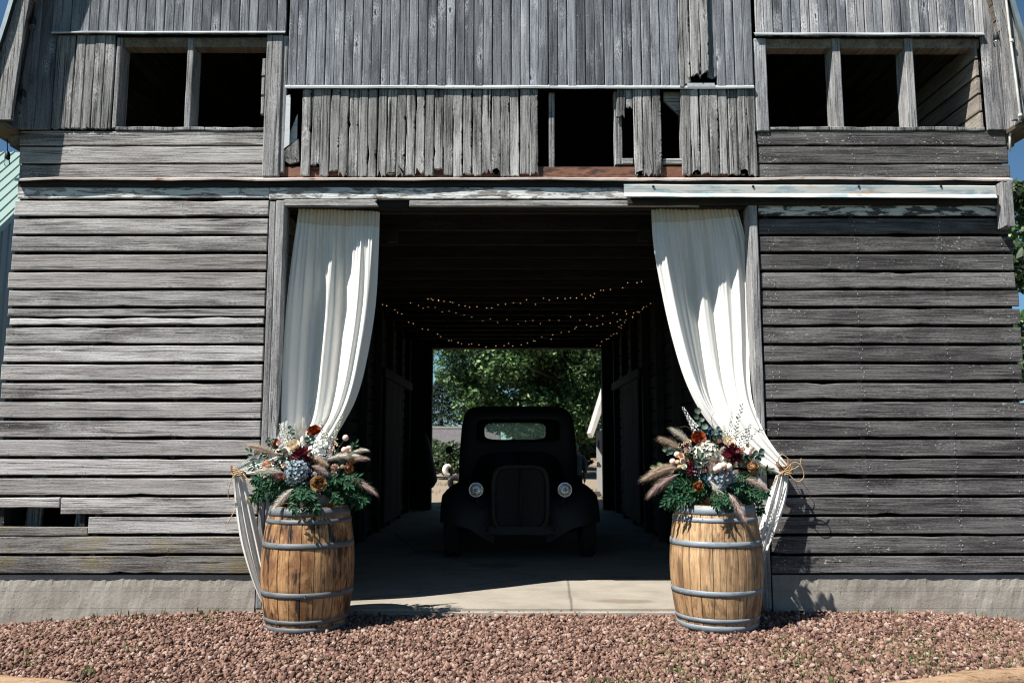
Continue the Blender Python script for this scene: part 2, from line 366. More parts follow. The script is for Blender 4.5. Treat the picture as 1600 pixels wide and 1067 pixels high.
for _ in range(16): sp.append((random.uniform(-4.0, -2.2), random.uniform(-1.9, -.3), random.randint(6, 20), .07, .9))
for x in (-3.75, -3.35, -3.2, -3.1, -2.8, -2.55, -2.4, 2.75, 3.1, 3.8, 3.95, 4.15): sp.append((x, -.05, 7, .06, .95))
for x in (-2.95, -2.5): sp.append((x, -.2, 14, .09, 1.0))
for _ in range(5): sp.append((random.uniform(-1.6, -.4), random.uniform(-2.2, -1.3), 12, .06, .6))
blades('weed_tufts', sp, M['grass'], label='small green weeds and grass growing through the gravel')

mb = MB(); mb.box(-2.08, 2.10, -.0, 10.4, -.30, 0.0)
o = mb.build('concrete_floor', M['slab']); tag(o, kind='structure')
mb = MB(); mb.box(-1.85, 1.95, -.075, -.002, -.2, -.02)
o = mb.build('threshold_kerb', M['found']); tag(o, kind='structure')

# ------------------------------------------------------------------ the barn
barn = empty('barn', (0, 0, 0), 'old weathered grey timber barn with open drive through doorway', 'barn')
def plank(name, mat, x0, x1, z0, z1, yf=0.0, th=.022, axis='x', rag=.002, e0=0.0, e1=0.0, n=None, chips=0, tilt=0, parent=barn, seed=None, lean=0.0, label=None, split=0, jag=0.0):
    """axis x: a horizontal board, ends at x0,x1; axis z: a vertical board. rag: wobble of the long edges,
       e0/e1: raggedness of the start/end, chips: bites out of the lower/left edge"""
    rd = random.Random(seed if seed is not None else hash((round(x0, 3), round(z0, 3), name)) & 0xffff)
    L0, L1, a0, a1 = (x0, x1, z0, z1) if axis == 'x' else (z0, z1, x0, x1)
    n = n or max(4, int((L1-L0)/(.12 if axis == 'x' else .09))); off = rd.uniform(0, 99)
    def ed(t, s): return rag*(mnoise.noise((t*3.1+off, s*9.7, off)) + .6*mnoise.noise((t*11+off, s*5.7, off)))*1.6
    bites = [(rd.uniform(L0, L1), rd.uniform(.03, .12), rd.uniform(.004, .014)) for _ in range(chips)]
    def bite(t):
        return sum(d*max(0, 1-abs(t-c)/w) for c, w, d in bites)
    hi = []; lo = []
    for i in range(n+1):
        t = L0 + (L1-L0)*i/n
        jg = jag*(rd.random()**2 if mnoise.noise((t*6+off, 3, off)) > .12 else .12*rd.random())
        hi.append((t, a1 - jg + ed(t, 1) - (bite(t) if rd.random() < .5 else 0))); lo.append((t, a0 + ed(t, 2) + bite(t)))
    wd = a1 - a0
    def end(amp, L, sgn):
        if not amp: return []
        k = max(3, int(wd/.018)); out = []
        for j in range(1, k): out.append((L + sgn*(-amp*abs(rd.gauss(0, .6))), a0 + wd*j/k))
        return out
    e_end = end(e1, L1, 1); e_st = end(e0, L0, -1)
    if e0: lo[0] = (L0 + e0*rd.random(), lo[0][1]); hi[0] = (L0 + e0*rd.random(), hi[0][1])
    if e1: lo[-1] = (L1 - e1*rd.random(), lo[-1][1]); hi[-1] = (L1 - e1*rd.random(), hi[-1][1])
    ring = lo + e_end + hi[::-1] + e_st[::-1]
    cx = (L0+L1)/2; ca = (a0+a1)/2; b = min(.0065, wd*.2, (L1-L0)*.2)
    def inset(p):
        t, a = p; sa = -b if a > ca else b
        s = -b if t > L1-.03-e1*2 and t > cx else (b if t < L0+.03+e0*2 and t < cx else 0)
        return (t+s, a+sa)
    ins = [inset(p) for p in ring]
    def P(t, a, y):
        y = y + tilt*(a-ca)
        sh = lean*(t-L0)
        return (t, y, a+sh) if axis == 'x' else (a+sh, y, t)
    mbk = MB(); N = len(ring)
    vs = [P(t, a, yf) for t, a in ins] + [P(t, a, yf+.0045) for t, a in ring] + [P(t, a, yf+th) for t, a in ring]
    fs = [tuple(range(N))] + [(i+N, (i+1) % N+N, (i+1) % N, i) for i in range(N)] + [(i+2*N, (i+1) % N+2*N, (i+1) % N+N, i+N) for i in range(N)] + [tuple(range(3*N-1, 2*N-1, -1))]
    if axis == 'z': fs = [f[::-1] for f in fs]
    mbk.add(vs, fs)
    return mbk.build(name, mat, parent, label=label)
XL, XR = -4.288, 4.300
CASL, CASR = -2.085, 2.115
PITCHZ = .1574
# horizontal siding, board by board
for i in range(20):
    zt = 3.404 - i*PITCHZ; hb = PITCHZ - .0255 + random.uniform(-.003, .003)
    q = random.random()
    ml = M['sidingL']
    if i in (1, 2, 5, 7, 10, 12): ml = M['sidingLm']
    if i == 16: ml = M['sidingLm']
    if i >= 18: ml = M['sidingLd']
    yl = random.uniform(-.004, .004)
    if i == 17:
        plank('siding_board', ml, W(135, 800).x+.02, CASL-.012, zt-hb, zt, yl, chips=2)
        plank('siding_board', M['sidingLd'], XL, W(137, 800).x+.01, W(60, 837).z, W(60, 823).z, yl, rag=.003)
    elif i == 16:
        plank('siding_board', ml, W(96, 780).x, CASL-.012, zt-hb, zt, yl, chips=1, rag=.003)
        plank('siding_board', M['sidingL'], XL, W(94, 780).x, W(60, 793).z, zt, yl, rag=.003)
    elif i == 6:
        plank('siding_board', M['sidingLm'], XL+.01, CASL-.012, zt-hb*.45, zt, yl, rag=.003)
        plank('siding_board', M['sidingL'], XL+.03, CASL-.02, zt-hb, zt-hb*.62, yl+.003, rag=.006, lean=.004)
    else:
        plank('siding_board', ml, XL + random.uniform(-.012, .012), CASL-.012, zt-hb, zt, yl, chips=random.choice((0, 1, 2)), tilt=random.uniform(-.03, .03), lean=random.uniform(-.0012, .0012))
    mr = M['sidingR']
    if i == 0: mr = M['paintR']
    plank('siding_board', mr, CASR+.008, XR + random.uniform(-.012, .012), zt-hb, zt, random.uniform(-.004, .004), chips=random.choice((1, 2, 3)), tilt=random.uniform(-.03, .03), lean=random.uniform(-.0012, .0012))
zrow = [(W(200, 205).z, W(200, 227).z), (W(200, 229.5).z, W(200, 255).z), (W(200, 257.5).z, W(200, 279.5).z)]
for k, (zt, zb) in enumerate(zrow):
    plank('siding_board', (M['sidingLm'], M['sidingL'], M['sidingLm'])[k], XL+.01*k, W(423, 240).x, zb, zt, 0, chips=k == 0, rag=.0025)
    plank('siding_board', M['sidingR'], W(1184, 240).x, XR+.008*k, zb, zt, 0, chips=2, rag=.0025)
plank('siding_board', M['paintL'], XL+.02, CASL-.01, W(200, 310).z, W(200, 293).z, -.004, rag=.004, chips=2)
# foundation walls
def foundation(x0, x1, seed):
    m_ = MB(); n = 60; zt = .262; rows = []
    for j in range(9):
        rows.append([(x0+(x1-x0)*i/n, .022 + .006*mnoise.noise((i*.5+seed, j*.9, 1)) + (.01*random.random() if j == 8 else 0), -.5 + (zt+.5)*j/8) for i in range(n+1)])
    rows.append([(x0+(x1-x0)*i/n, .26, zt) for i in range(n+1)])
    m_.grid(rows)
    m_.box(x0, x1, .262, .30, -.5, zt)
    return m_.build('foundation', M['found'], barn, smooth=False)
foundation(XL+.02, -2.10, 3.3); foundation(2.13, XR-.02, 9.1)
# studs behind the siding
for x in (-4.22, -3.55, -2.83, -2.16, 2.19, 2.93, 3.68, 4.22):
    m_ = MB().box(x-.02, x+.02, .032, .12, .27, 3.99); m_.build('stud', M['inZ'], barn)
# door casing
plank('door_casing', M['frameV'], -2.085, -2.032, .0, 3.40, -.006, .03, 'z', rag=.0015)
plank('door_casing', M['frameV'], -2.026, -1.955, .0, 3.40, -.022, .05, 'z', rag=.0015)
m_ = MB().box(-1.985, -1.955, .032, .16, 0, 3.40); m_.build('door_jamb', M['frameV'], barn)
plank('door_casing', M['frameV'], 2.035, 2.105, .0, 3.415, -.022, .05, 'z', rag=.0015)
m_ = MB().box(2.035, 2.065, .032, .16, 0, 3.40); m_.build('door_jamb', M['frameV'], barn)
# header over the door
plank('header_board', M['paintL'], -2.09, W(980, 300).x, W(800, 312).z, W(800, 294).z, -.016, .03, rag=.003, chips=3)
plank('header_board', M['frameX'], W(975, 300).x, XR-.05, W(800, 312).z, W(800, 294).z, -.002, .03, rag=.003)
plank('header_trim', M['frameX'], W(445, 316).x, W(592, 318).x, W(800, 323).z, W(800, 313).z, -.02, .035, rag=.003, e1=.05)
plank('header_trim', M['frameX'], W(640, 316).x, W(1092, 318).x, W(800, 323).z, W(800, 314).z, -.012, .035, rag=.002)
m_ = MB().box(-2.02, 2.08, .045, .16, 3.36, 3.58); m_.build('lintel', M['inX'], barn)
# long drip flashing over everything, bent by age
def flashing(x0, x1, z, drop, out, mat, name='drip_flashing', n=40, wob=.006, yb=0.0):
    m_ = MB(); rows = [[], [], [], [], []]
    for i in range(n+1):
        x = x0+(x1-x0)*i/n; w = wob*mnoise.noise((x*2.3, z, 4)) + .4*wob*mnoise.noise((x*9, z, 7)); o_ = out*(1+.25*mnoise.noise((x*1.9, z*3, 2)))
        rows[0].append((x, yb, z+.018)); rows[1].append((x, yb-o_, z+w)); rows[2].append((x, yb-o_-.004, z+w-.004)); rows[3].append((x, yb-o_-.002, z+w-drop)); rows[4].append((x, yb-o_+.002, z+w-drop))
    m_.grid(rows); return m_.build(name, mat, barn)
zf = W(800, 281).z
flashing(W(28, 281).x, W(1576, 283).x, zf, .02, .055, M['flash'], wob=.012, n=70)
flashing(W(85, 54).x, W(448, 54).x, W(300, 54.5).z, .014, .022, M['flash2'], n=20, yb=-.03)
flashing(W(1176, 57).x, W(1533, 57).x, W(1300, 57).z, .014, .022, M['flash2'], n=20, yb=-.03)
flashing(W(447, 139).x, W(1176, 139).x, W(800, 139).z, .018, .012, M['flash2'], n=30, yb=-.034)
# ledge under the long flashing, the flashing's shadow put into its dark colour
m_ = MB().box(XL+.02, XR-.02, -.003, .05, W(0, 297).z+.006, zf+.012); m_.build('shadow_band_ledge', M['inX'], barn)
# sliding door track cover
p0, p1 = W(975, 300, -.10), W(1556, 300, -.10); zt0, zb0 = W(975, 288, -.10).z, W(975, 309, -.10).z
m_ = MB()
xs_ = [p0.x + (p1.x-p0.x)*i/24 for i in range(25)]
dz = lambda x: .012*(x-p0.x)/(p1.x-p0.x)
prof = [(-.02, .02), (-.10, .0), (-.102, -.01), (-.094, -.075), (-.10, -.083), (-.118, -.112), (-.114, -.116), (-.08, -.085)]
m_.grid([[(x, y, zt0 + z - dz(x) + .003*mnoise.noise((x*3, z*9, 0))) for x in xs_] for y, z in prof])
trk = m_.build('door_track', M['track'], barn, label='long white sliding door track with peeling paint')
for x in (p0.x+.25, p0.x+1.1, p0.x+2.0, p0.x+2.7): MB().lathe([(0, -.008), (.010, -.006), (.012, 0)], (x, -.101, zt0-.02), 8, 'y').build('track_bolt', M['iron'], trk)
plank('track_end_block', M['frameV'], W(1564, 300, -.1).x, W(1581, 300, -.1).x, W(1570, 356, -.1).z, W(1570, 284, -.1).z, -.12, .10, 'z', e0=.01, e1=.015, rag=.003)
plank('track_board', M['inX'], W(980, 312).x, W(1562, 312).x, W(1300, 322).z, W(1300, 312).z, -.04, .03, rag=.003)
# --- vertical boards
def vrun(x0, x1, z0, z1, yf, mat, bw=.082, e0=0, e1=0, rag=.0012, skip=(), pair=True, zj=0, mats=None, gap=.007):
    n = max(1, round((x1-x0)/bw)); w = (x1-x0)/n
    for k in range(n):
        a = x0+k*w; b = a+w
        if any(s0 <= (a+b)/2 <= s1 for s0, s1 in skip): continue
        mm = random.choice(mats) if mats else mat
        g = gap if k % 2 == 0 else .0022
        plank('vertical_board', mm, a+g*.5, b-(.0022 if k % 2 == 0 else gap)*.5, z0 + random.uniform(0, zj), z1, yf + random.uniform(-.0025, .0025) - (.0 if k % 2 else .0018), .02, 'z', rag=rag, e0=e0, e1=e1, n=max(6, int((z1-z0)/.07)), lean=random.uniform(-.0015, .0015))
ztop = 5.75
# upper central panel (the old hay door), proud of the rest
u0, u1 = W(450, 70, -.05).x, W(1177, 70, -.05).x
bx0, bx1 = W(1066, 60, -.05).x, W(1113, 60, -.05).x
vrun(u0, u1, W(800, 137, -.05).z, ztop, -.036, M['vert'], skip=[(bx0, bx1)])
# broken loose planks in it
for a, b, zb, y_, e in ((1067, 1078, 132, -.047, .04), (1078, 1093, 124, -.078, .05), (1093.5, 1106, 120, -.078, .05)):
    plank('vertical_board', M['vertlow'], W(a, 60, -.05).x, W(b, 60, -.05).x, W(a, zb, -.05).z, ztop, y_, .024, 'z', rag=.004, jag=.014, n=70, e0=e, label='broken loose grey plank with splintered lower end')
plank('vertical_board', M['vertlow'], W(1060, 60, -.05).x, W(1068, 60, -.05).x, W(1060, 137, -.05).z, ztop, -.054, .02, 'z', rag=.006)
plank('vertical_board', M['vert'], W(1104, 60, -.05).x, W(1122, 60, -.05).x, W(1106, 122, -.05).z, ztop, -.036, .02, 'z', rag=.003, e0=.02)
MB().box(W(1070, 60).x, W(1112, 60).x, -.052, -.046, W(1070, 140).z, W(1070, 134).z).build('metal_patch', M['flash2'], barn)
# lower central band with gaps
l0, l1 = W(472, 210).x, W(1182, 210).x
zl0, zl1 = W(800, 278.5).z, W(800, 141).z
gaps = [(W(845, 210).x, W(987, 210).x), (W(1033, 210).x, W(1066, 210).x)]
n = round((l1-l0)/.083); w_ = (l1-l0)/n
for k in range(n):
    a, b = l0+k*w_, l0+(k+1)*w_; c = (a+b)/2
    if any(g0 <= c <= g1 for g0, g1 in gaps): continue
    bot = zl0
    px_c = 800 + c*188
    if 478 < px_c < 492: bot += .10
    if 500 < px_c < 512: bot += .05
    if 676 < px_c < 695: bot += .06
    if 1120 < px_c < 1128: bot += .03
    plank('vertical_board', M['vertlow'], a+random.uniform(.001, .005), b-random.uniform(.001, .005), bot+random.choice((0, 0, .01, .02)), zl1, -.022+random.uniform(-.005, .005), .022, 'z', rag=random.choice((.0015, .002, .004)), jag=random.choice((.003, .007, .012)), e0=random.choice((.015, .03, .06)), chips=random.choice((0, 0, 1)), n=64, lean=random.uniform(-.006, .006))
plank('vertical_board', M['vertlow'], W(962, 180).x, W(976, 180).x, W(965, 188).z, zl1, -.02, .022, 'z', rag=.008, e0=.05, lean=.03, label='short splintered plank end beside the middle loft opening')
plank('vertical_board', M['vertlow'], W(978, 160).x, W(987, 160).x, W(980, 172).z, zl1, -.014, .02, 'z', rag=.004, e0=.04)
plank('window_post', M['frameV'], W(858, 200).x, W(867, 200).x, W(860, 259).z, zl1, .05, .09, 'z')
plank('window_post', M['frameV'], W(960, 200, .03).x, W(972, 200, .03).x, W(960, 256).z, zl1, .02, .09, 'z')
plank('window_post', M['frameV'], W(1064, 200, .03).x, W(1076, 200, .03).x, W(960, 258).z, zl1, .02, .09, 'z')
plank('window_sill', M['frameX'], W(972, 250).x, W(990, 250).x, W(980, 256).z, W(980, 247).z, .01, .09)
plank('window_sill', M['frameX'], W(1036, 250).x, W(1070, 250).x, W(980, 256).z, W(980, 247).z, .01, .09)
m_ = MB(); q0, q1, q2, q3 = W(1037, 157, .06), W(1068, 186, .06), W(1068, 144, .06), W(1037, 144, .06)
m_.add([q0, q1, q2, q3] + [Vector(q)+Vector((0, .03, 0)) for q in (q0, q1, q2, q3)], [(0,1,2,3),(7,6,5,4),(0,4,5,1),(1,5,6,2),(2,6,7,3),(3,7,4,0)])
m_.build('diagonal_brace', M['frameX'], barn)
# rusty sheet behind the bottom of this band
m_ = MB(); m_.grid([[(W(428, 0).x + (W(1130, 0).x-W(428, 0).x)*i/60, .014+.004*random.random(), W(0, 281).z + (W(0, 260).z-W(0, 281).z)*j/3) for i in range(61)] for j in range(4)])
m_.build('rusty_flashing', M['rust'], barn)
MB().box(W(430, 0).x, W(1180, 0).x, .05, .14, W(0, 281).z-.02, W(0, 260).z).build('loft_sill_beam', M['inX'], barn)
# loose metal and plank at the left of the band
m_ = MB(); a = [W(447, 150, -.01), W(454, 148, -.02), W(452, 226, -.02), W(441, 234, -.01)]
m_.add(a + [v+Vector((0, .004, 0)) for v in a], [(0,3,2,1),(4,5,6,7),(0,1,5,4),(1,2,6,5),(2,3,7,6),(3,0,4,7)]); m_.build('metal_patch', M['flash2'], barn)
m_ = MB(); a = [W(454, 205, .03), W(465, 178, .03), W(464, 218, .03), W(450, 228, .03)]
m_.add(a + [v+Vector((0, .004, 0)) for v in a], [(0,3,2,1),(4,5,6,7),(0,1,5,4),(1,2,6,5),(2,3,7,6),(3,0,4,7)]); m_.build('metal_patch', M['track'], barn)
m_ = MB(); a = [W(438, 247, -.0), W(448, 232, -.02), W(466, 217, -.02), W(467, 252, -.0), W(452, 256, 0)]
m_.add(a + [v+Vector((0, .03, 0)) for v in a], [(4,3,2,1,0),(5,6,7,8,9)]+[(i, (i+1) % 5, (i+1) % 5+5, i+5) for i in range(5)]); m_.build('splintered_plank', M['vertlow'], barn)
# upper left and right runs above the windows
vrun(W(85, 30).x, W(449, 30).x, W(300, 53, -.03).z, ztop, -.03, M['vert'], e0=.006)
vrun(W(1178, 30).x, W(1534, 30).x, W(1300, 56, -.03).z, ztop, -.03, M['vertpale'], e0=.006, mats=[M['vert'], M['vertpale'], M['vert']])
# left of left window (wide boards under the rake), lower part
vrun(XL-.16, W(88, 100).x, W(60, 204).z, ztop, -.024, M['vert'], bw=.16, e0=.004, rag=.002, gap=.002)  # darker boards put the rake's shade into the colour here
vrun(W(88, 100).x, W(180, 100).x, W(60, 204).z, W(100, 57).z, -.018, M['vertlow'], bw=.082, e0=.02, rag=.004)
vrun(W(1533, 100).x, XR+.15, W(1560, 205).z, ztop, -.024, M['vertpale'], bw=.15, e0=.004, rag=.0015, gap=.002)
# windows: posts, heads, sills
def wpost(a, b, y0=.0, yd=.17, zt=60, zb=201, nm='window_post', mat=None): return plank(nm, mat or M['frameV'], W(a, 130).x, W(b, 130).x, W(a, zb).z, W(a, zt).z, y0, yd, 'z', rag=.0015)
wpost(180, 187, -.012); wpost(290.5, 300, -.0, .18); wpost(416, 441, -.028, .05, 57, 277); wpost(440, 449, -.012, .03, 57, 270)
wpost(1179, 1198, -.02, .06, 62, 206, mat=M['vertpale']); wpost(1303, 1316, 0, .18); wpost(1417, 1430, 0, .18)
for k in range(5): MB().box(4.09, 4.112, .0+.004*k, 2.6, W(0, 201).z+.005+.163*k, W(0, 201).z+.145+.163*k).build('inner_side_board', M['pinner'], barn)
MB().box(4.125, 4.14, .03, 2.6, 4.05, 4.86).build('inner_side_lining', M['inY'], barn)
for a, b, z_ in ((183, 417, 60), (1196, 1532, 62)):
    plank('window_head', M['brownY'], W(a, 64).x, W(b, 64).x, W(a, z_+12).z, W(a, z_-3).z, .02, .12)
    plank('window_sill', M['vertlow'], W(a-2, 200).x, W(b+6, 200).x, W(a, 205).z+.002, W(a, 199).z, -.01, .16, rag=.006, n=40)
for k in range(3):
    plank('bracket_block', M['frameV'], W(409, 130).x, W(414, 130).x, W(0, 112+30*k).z-.04, W(0, 92+30*k).z, -.005, .04, 'z', rag=.003)

# nail heads (tiny bright dots)
m_ = MB()
def nail(x, z, y=-.006, r=.0042): m_.lathe([(0, -.0018), (r*.8, -.0014), (r, .001)], (x, y, z), 6, 'y')
for i in range(-3, 20):
    zt = 3.404 - i*PITCHZ if i >= 0 else zrow[i+3][0]
    for x in (2.165, 2.215, 2.93, 3.68, 4.20):
        for f in (.22, .5, .8):
            if random.random() < .72: nail(x + random.uniform(-.02, .02) + (f*.03 if x < 3 else 0), zt - .13*f)
    for x in (-4.2, -3.55, -2.83, -2.16):
        for f in (.3, .75):
            if random.random() < .45: nail(x + random.uniform(-.03, .03), zt - .13*f, r=.0035)
for k in range(int((u1-u0)/.083)):
    for zz in (W(800, 25, -.05).z, W(800, 133, -.05).z, W(800, 80, -.05).z):
        if random.random() < .55: nail(u0 + .083*k + .04 + random.uniform(-.02, .02), zz + random.uniform(-.01, .01), -.0545, .0035)
m_.build('nail_heads', plain('galvanised_nails', (.6, .6, .6), .35, .3), barn, kind='stuff')
# --- roof: flared gambrel, rake boards and sheathing
Yr = -.23
inner = [W(18, 187, Yr), W(24, 140, Yr), W(31, 90, Yr), W(45, 0, Yr)]
outer = [W(-33, 187, Yr), W(-18, 130, Yr), W(0, 80, Yr), W(13, 40, Yr), W(24, 0, Yr)]
inner = [(p.x, p.z) for p in inner]; outer = [(p.x, p.z) for p in outer]
inner += [(-3.93, 5.9), (-2.6, 6.75), (0, 7.15)]; outer += [(-4.03, 5.95), (-2.7, 6.95), (0, 7.4)]
def interp(poly, n):
    P = [Vector((a, b)) for a, b in poly]; L = [0]
    for i in range(1, len(P)): L.append(L[-1] + (P[i]-P[i-1]).length)
    out = []
    for k in range(n+1):
        d = L[-1]*k/n
        i = next((j for j in range(1, len(L)) if L[j] >= d-1e-9), len(L)-1)
        t = (d-L[i-1])/max(1e-9, L[i]-L[i-1]); out.append(P[i-1].lerp(P[i], t))
    return out
NI = 22; I_, O_ = interp(inner, NI), interp(outer, NI)
for sgn in (-1, 1):
    S = lambda p: (p[0]*-sgn if sgn > 0 else p[0])
    # rake: two boards, front face at Yr
    for lo_t, hi_t, mt in ((.03, .42, 'frameV'), (.44, 1.0, 'vertlow')):
        m_ = MB(); a = [I_[k].lerp(O_[k], lo_t) for k in range(NI+1)]; b = [I_[k].lerp(O_[k], hi_t) for k in range(NI+1)]
        yy = Yr + (.012 if lo_t > .3 else 0)
        rows = [[(S(p), yy, p[1]) for p in a], [(S(p), yy, p[1]) for p in b], [(S(p), Yr+.035, p[1]) for p in b], [(S(p), Yr+.035, p[1]) for p in a]]
        m_.grid(rows + [rows[0]]); m_.build('rake_board', M[mt], barn)
    # metal edge outside of it
    m_ = MB(); a = [I_[k].lerp(O_[k], 1.0) for k in range(NI+1)]; e = Vector((-.035, .01))
    m_.grid([[(S(p), Yr-.03, p[1]) for p in a], [(S(p+e), Yr-.03, p[1]+.01) for p in a], [(S(p+e), 10.7, p[1]+.01) for p in a], [(S(p+e*.8), 10.7, p[1]) for p in a], [(S(p+e*.8), Yr+.0, p[1]) for p in a]])
    m_.build('metal_roofing', M['roofmetal'], barn)
    # sheathing planks seen from inside and under the overhang
    m2 = [O_[k] + Vector((.015, -.01)) for k in range(NI+1)]; fine = interp([(p.x, p.y) for p in m2], 44)
    for k in range(44):
        p, q = fine[k], fine[k+1]; d = (q-p); p = p + d*.02; q = q - d*.05; nrm = Vector((d.y, -d.x)).normalized()*.02
        m_ = MB(); m_.add([(S(p), Yr+.036, p.y), (S(q), Yr+.036, q.y), (S(q+nrm), Yr+.036, (q+nrm).y), (S(p+nrm), Yr+.036, (p+nrm).y), (S(p), 10.6, p.y), (S(q), 10.6, q.y), (S(q+nrm), 10.6, (q+nrm).y), (S(p+nrm), 10.6, (p+nrm).y)],
              [(0,1,2,3),(7,6,5,4),(0,4,5,1),(1,5,6,2),(2,6,7,3),(3,7,4,0)])
        m_.build('sheathing_board', M['brownY'], barn)
    # soffit and eave fascia closing the flare
    zs = O_[0].y; xo = abs(O_[0].x)+.02
    m_ = MB().box(sgn*4.30 if sgn > 0 else -xo, xo if sgn > 0 else -4.30, Yr+.036, 10.6, zs-.04, zs-.005); m_.build('soffit', M['brownY'], barn)
    m_ = MB().box(sgn*(4.30) if sgn > 0 else -4.38, 4.38 if sgn > 0 else -4.30, .02, 10.5, zs-.14, zs-.043); m_.build('eave_beam', M['brownY'], barn)
# side walls of the barn: overlapping boards
for sgn in (-1, 1):
    for k in range(20):
        z0 = .25 + k*.19; x = sgn*4.255
        m_ = MB(); m_.add([(x, .03, z0), (x+sgn*.022, .03, z0), (x+sgn*.0, .03, z0+.205), (x-sgn*.022, .03, z0+.205), (x, 10.3, z0), (x+sgn*.022, 10.3, z0), (x, 10.3, z0+.205), (x-sgn*.022, 10.3, z0+.205)],
              [(0,1,2,3),(7,6,5,4),(0,4,5,1),(1,5,6,2),(2,6,7,3),(3,7,4,0)]); m_.build('side_wall_board', M['inY'], barn)
    MB().box(min(sgn*4.0, sgn*4.25), max(sgn*4.0, sgn*4.25), .03, 10.4, -.4, .25).build('side_foundation', M['found'], barn)
# gable above the frame and rear wall
m_ = MB()
pts = [(p.x+.03, p.y) for p in O_ if p.y > 5.70]
poly = [(-4.05, 5.70)] + pts + [(-a, b) for a, b in pts[::-1][1:]] + [(4.05, 5.70)]
N = len(poly); m_.add([(a, -.02, b) for a, b in poly] + [(a, .0, b) for a, b in poly], [tuple(range(N-1, -1, -1)), tuple(range(N, 2*N))] + [(i, (i+1) % N, (i+1) % N+N, i+N) for i in range(N)])
m_.build('upper_gable', M['vert'], barn)
m_ = MB(); fullp = [(-4.26, .0)] + [(p.x+.08, p.y) for p in O_] ; 
poly = fullp + [(-a, b) for a, b in fullp[::-1][1:]]
fr, fl_, ft = 1.86, -1.65, 3.29
poly += [(fr, 0), (fr, ft), (fl_, ft), (fl_, 0)]
N = len(poly); m_.add([(a, 10.30, b) for a, b in poly] + [(a, 10.36, b) for a, b in poly], [tuple(range(N-1, -1, -1)), tuple(range(N, 2*N))] + [(i, (i+1) % N, (i+1) % N+N, i+N) for i in range(N)])
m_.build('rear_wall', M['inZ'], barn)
for x in (fl_-.14, fr): MB().box(x, x+.14, 10.12, 10.297, 0, ft+.14).build('rear_door_post', M['inZ'], barn)
MB().box(fl_-.3, fr+.3, 10.10, 10.295, ft+.003, ft+.25).build('rear_lintel', M['inX'], barn)
# loft floor and joists
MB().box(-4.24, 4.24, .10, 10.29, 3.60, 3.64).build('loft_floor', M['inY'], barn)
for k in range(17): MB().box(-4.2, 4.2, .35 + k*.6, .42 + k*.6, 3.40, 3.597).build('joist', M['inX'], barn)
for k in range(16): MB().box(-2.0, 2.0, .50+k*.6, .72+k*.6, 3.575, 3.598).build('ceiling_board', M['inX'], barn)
# inner crib walls with slats and posts
for sgn in (-1, 1):
    xw = sgn*2.12
    for k in range(19):
        z0 = .06 + k*.176
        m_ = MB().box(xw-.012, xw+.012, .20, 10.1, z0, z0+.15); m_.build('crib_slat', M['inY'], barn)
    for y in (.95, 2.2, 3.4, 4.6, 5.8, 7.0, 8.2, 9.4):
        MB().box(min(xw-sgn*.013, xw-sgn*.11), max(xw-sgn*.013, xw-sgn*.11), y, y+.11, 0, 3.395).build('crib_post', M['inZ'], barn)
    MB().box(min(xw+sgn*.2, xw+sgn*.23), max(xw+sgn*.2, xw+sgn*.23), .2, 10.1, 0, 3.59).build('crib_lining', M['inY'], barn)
    # sliding crib door of vertical planks
    for k in range(9):
        MB().box(min(xw-sgn*.12, xw-sgn*.145), max(xw-sgn*.12, xw-sgn*.145), 6.1+k*.2, 6.29+k*.2, .1, 2.35).build('crib_door_plank', M['inZ'], barn)
    MB().box(min(xw-sgn*.12, xw-sgn*.17), max(xw-sgn*.12, xw-sgn*.17), 5.8, 9.3, 2.36, 2.5).build('crib_door_rail', M['inY'], barn)
for sgn in (-1, 1):   # inner end of the crib reveal, slatted boards next to the doorway
    for k in range(19):
        z0 = .06 + k*.176
        if z0 < 3.3: MB().box(min(sgn*2.02, sgn*2.045) + (.03 if sgn > 0 else 0), max(sgn*2.02, sgn*2.045) + (.03 if sgn > 0 else 0), .165, .80, z0, z0+.15).build('reveal_board', M['brownY'], barn)
# junk planks standing in the left crib, seen through the broken siding
for (a, b, y) in ((-4.18, -4.05, .25), (-3.72, -3.66, .18), (-3.62, -3.57, .3)):
    plank('loose_plank', M['frameV'], a, b, .27, 1.4, y, .03, 'z', lean=.08)
# electrical conduit on the right rake
m_ = MB(); pts = [W(1566, -30, Yr-.02), W(1572, 0, Yr-.02), W(1580, 70, Yr-.02), W(1588, 130, Yr-.02), W(1594.5, 180, Yr-.02), W(1593, 188, Yr), W(1586, 196, -.12), W(1579, 205, -.03), W(1578, 214, -.02), W(1578, 236, -.02)]
m_.tube(pts, .010, 8); cdt = m_.build('conduit', M['white_metal'], barn, smooth=True)
for px, py in ((1580.5, 64), (1594, 180)):
    p = W(px, py, Yr-.02); MB().lathe([(.014, -.012), (.017, -.010), (.017, .010), (.014, .012)], p, 10).build('conduit_strap', M['white_metal'], cdt)

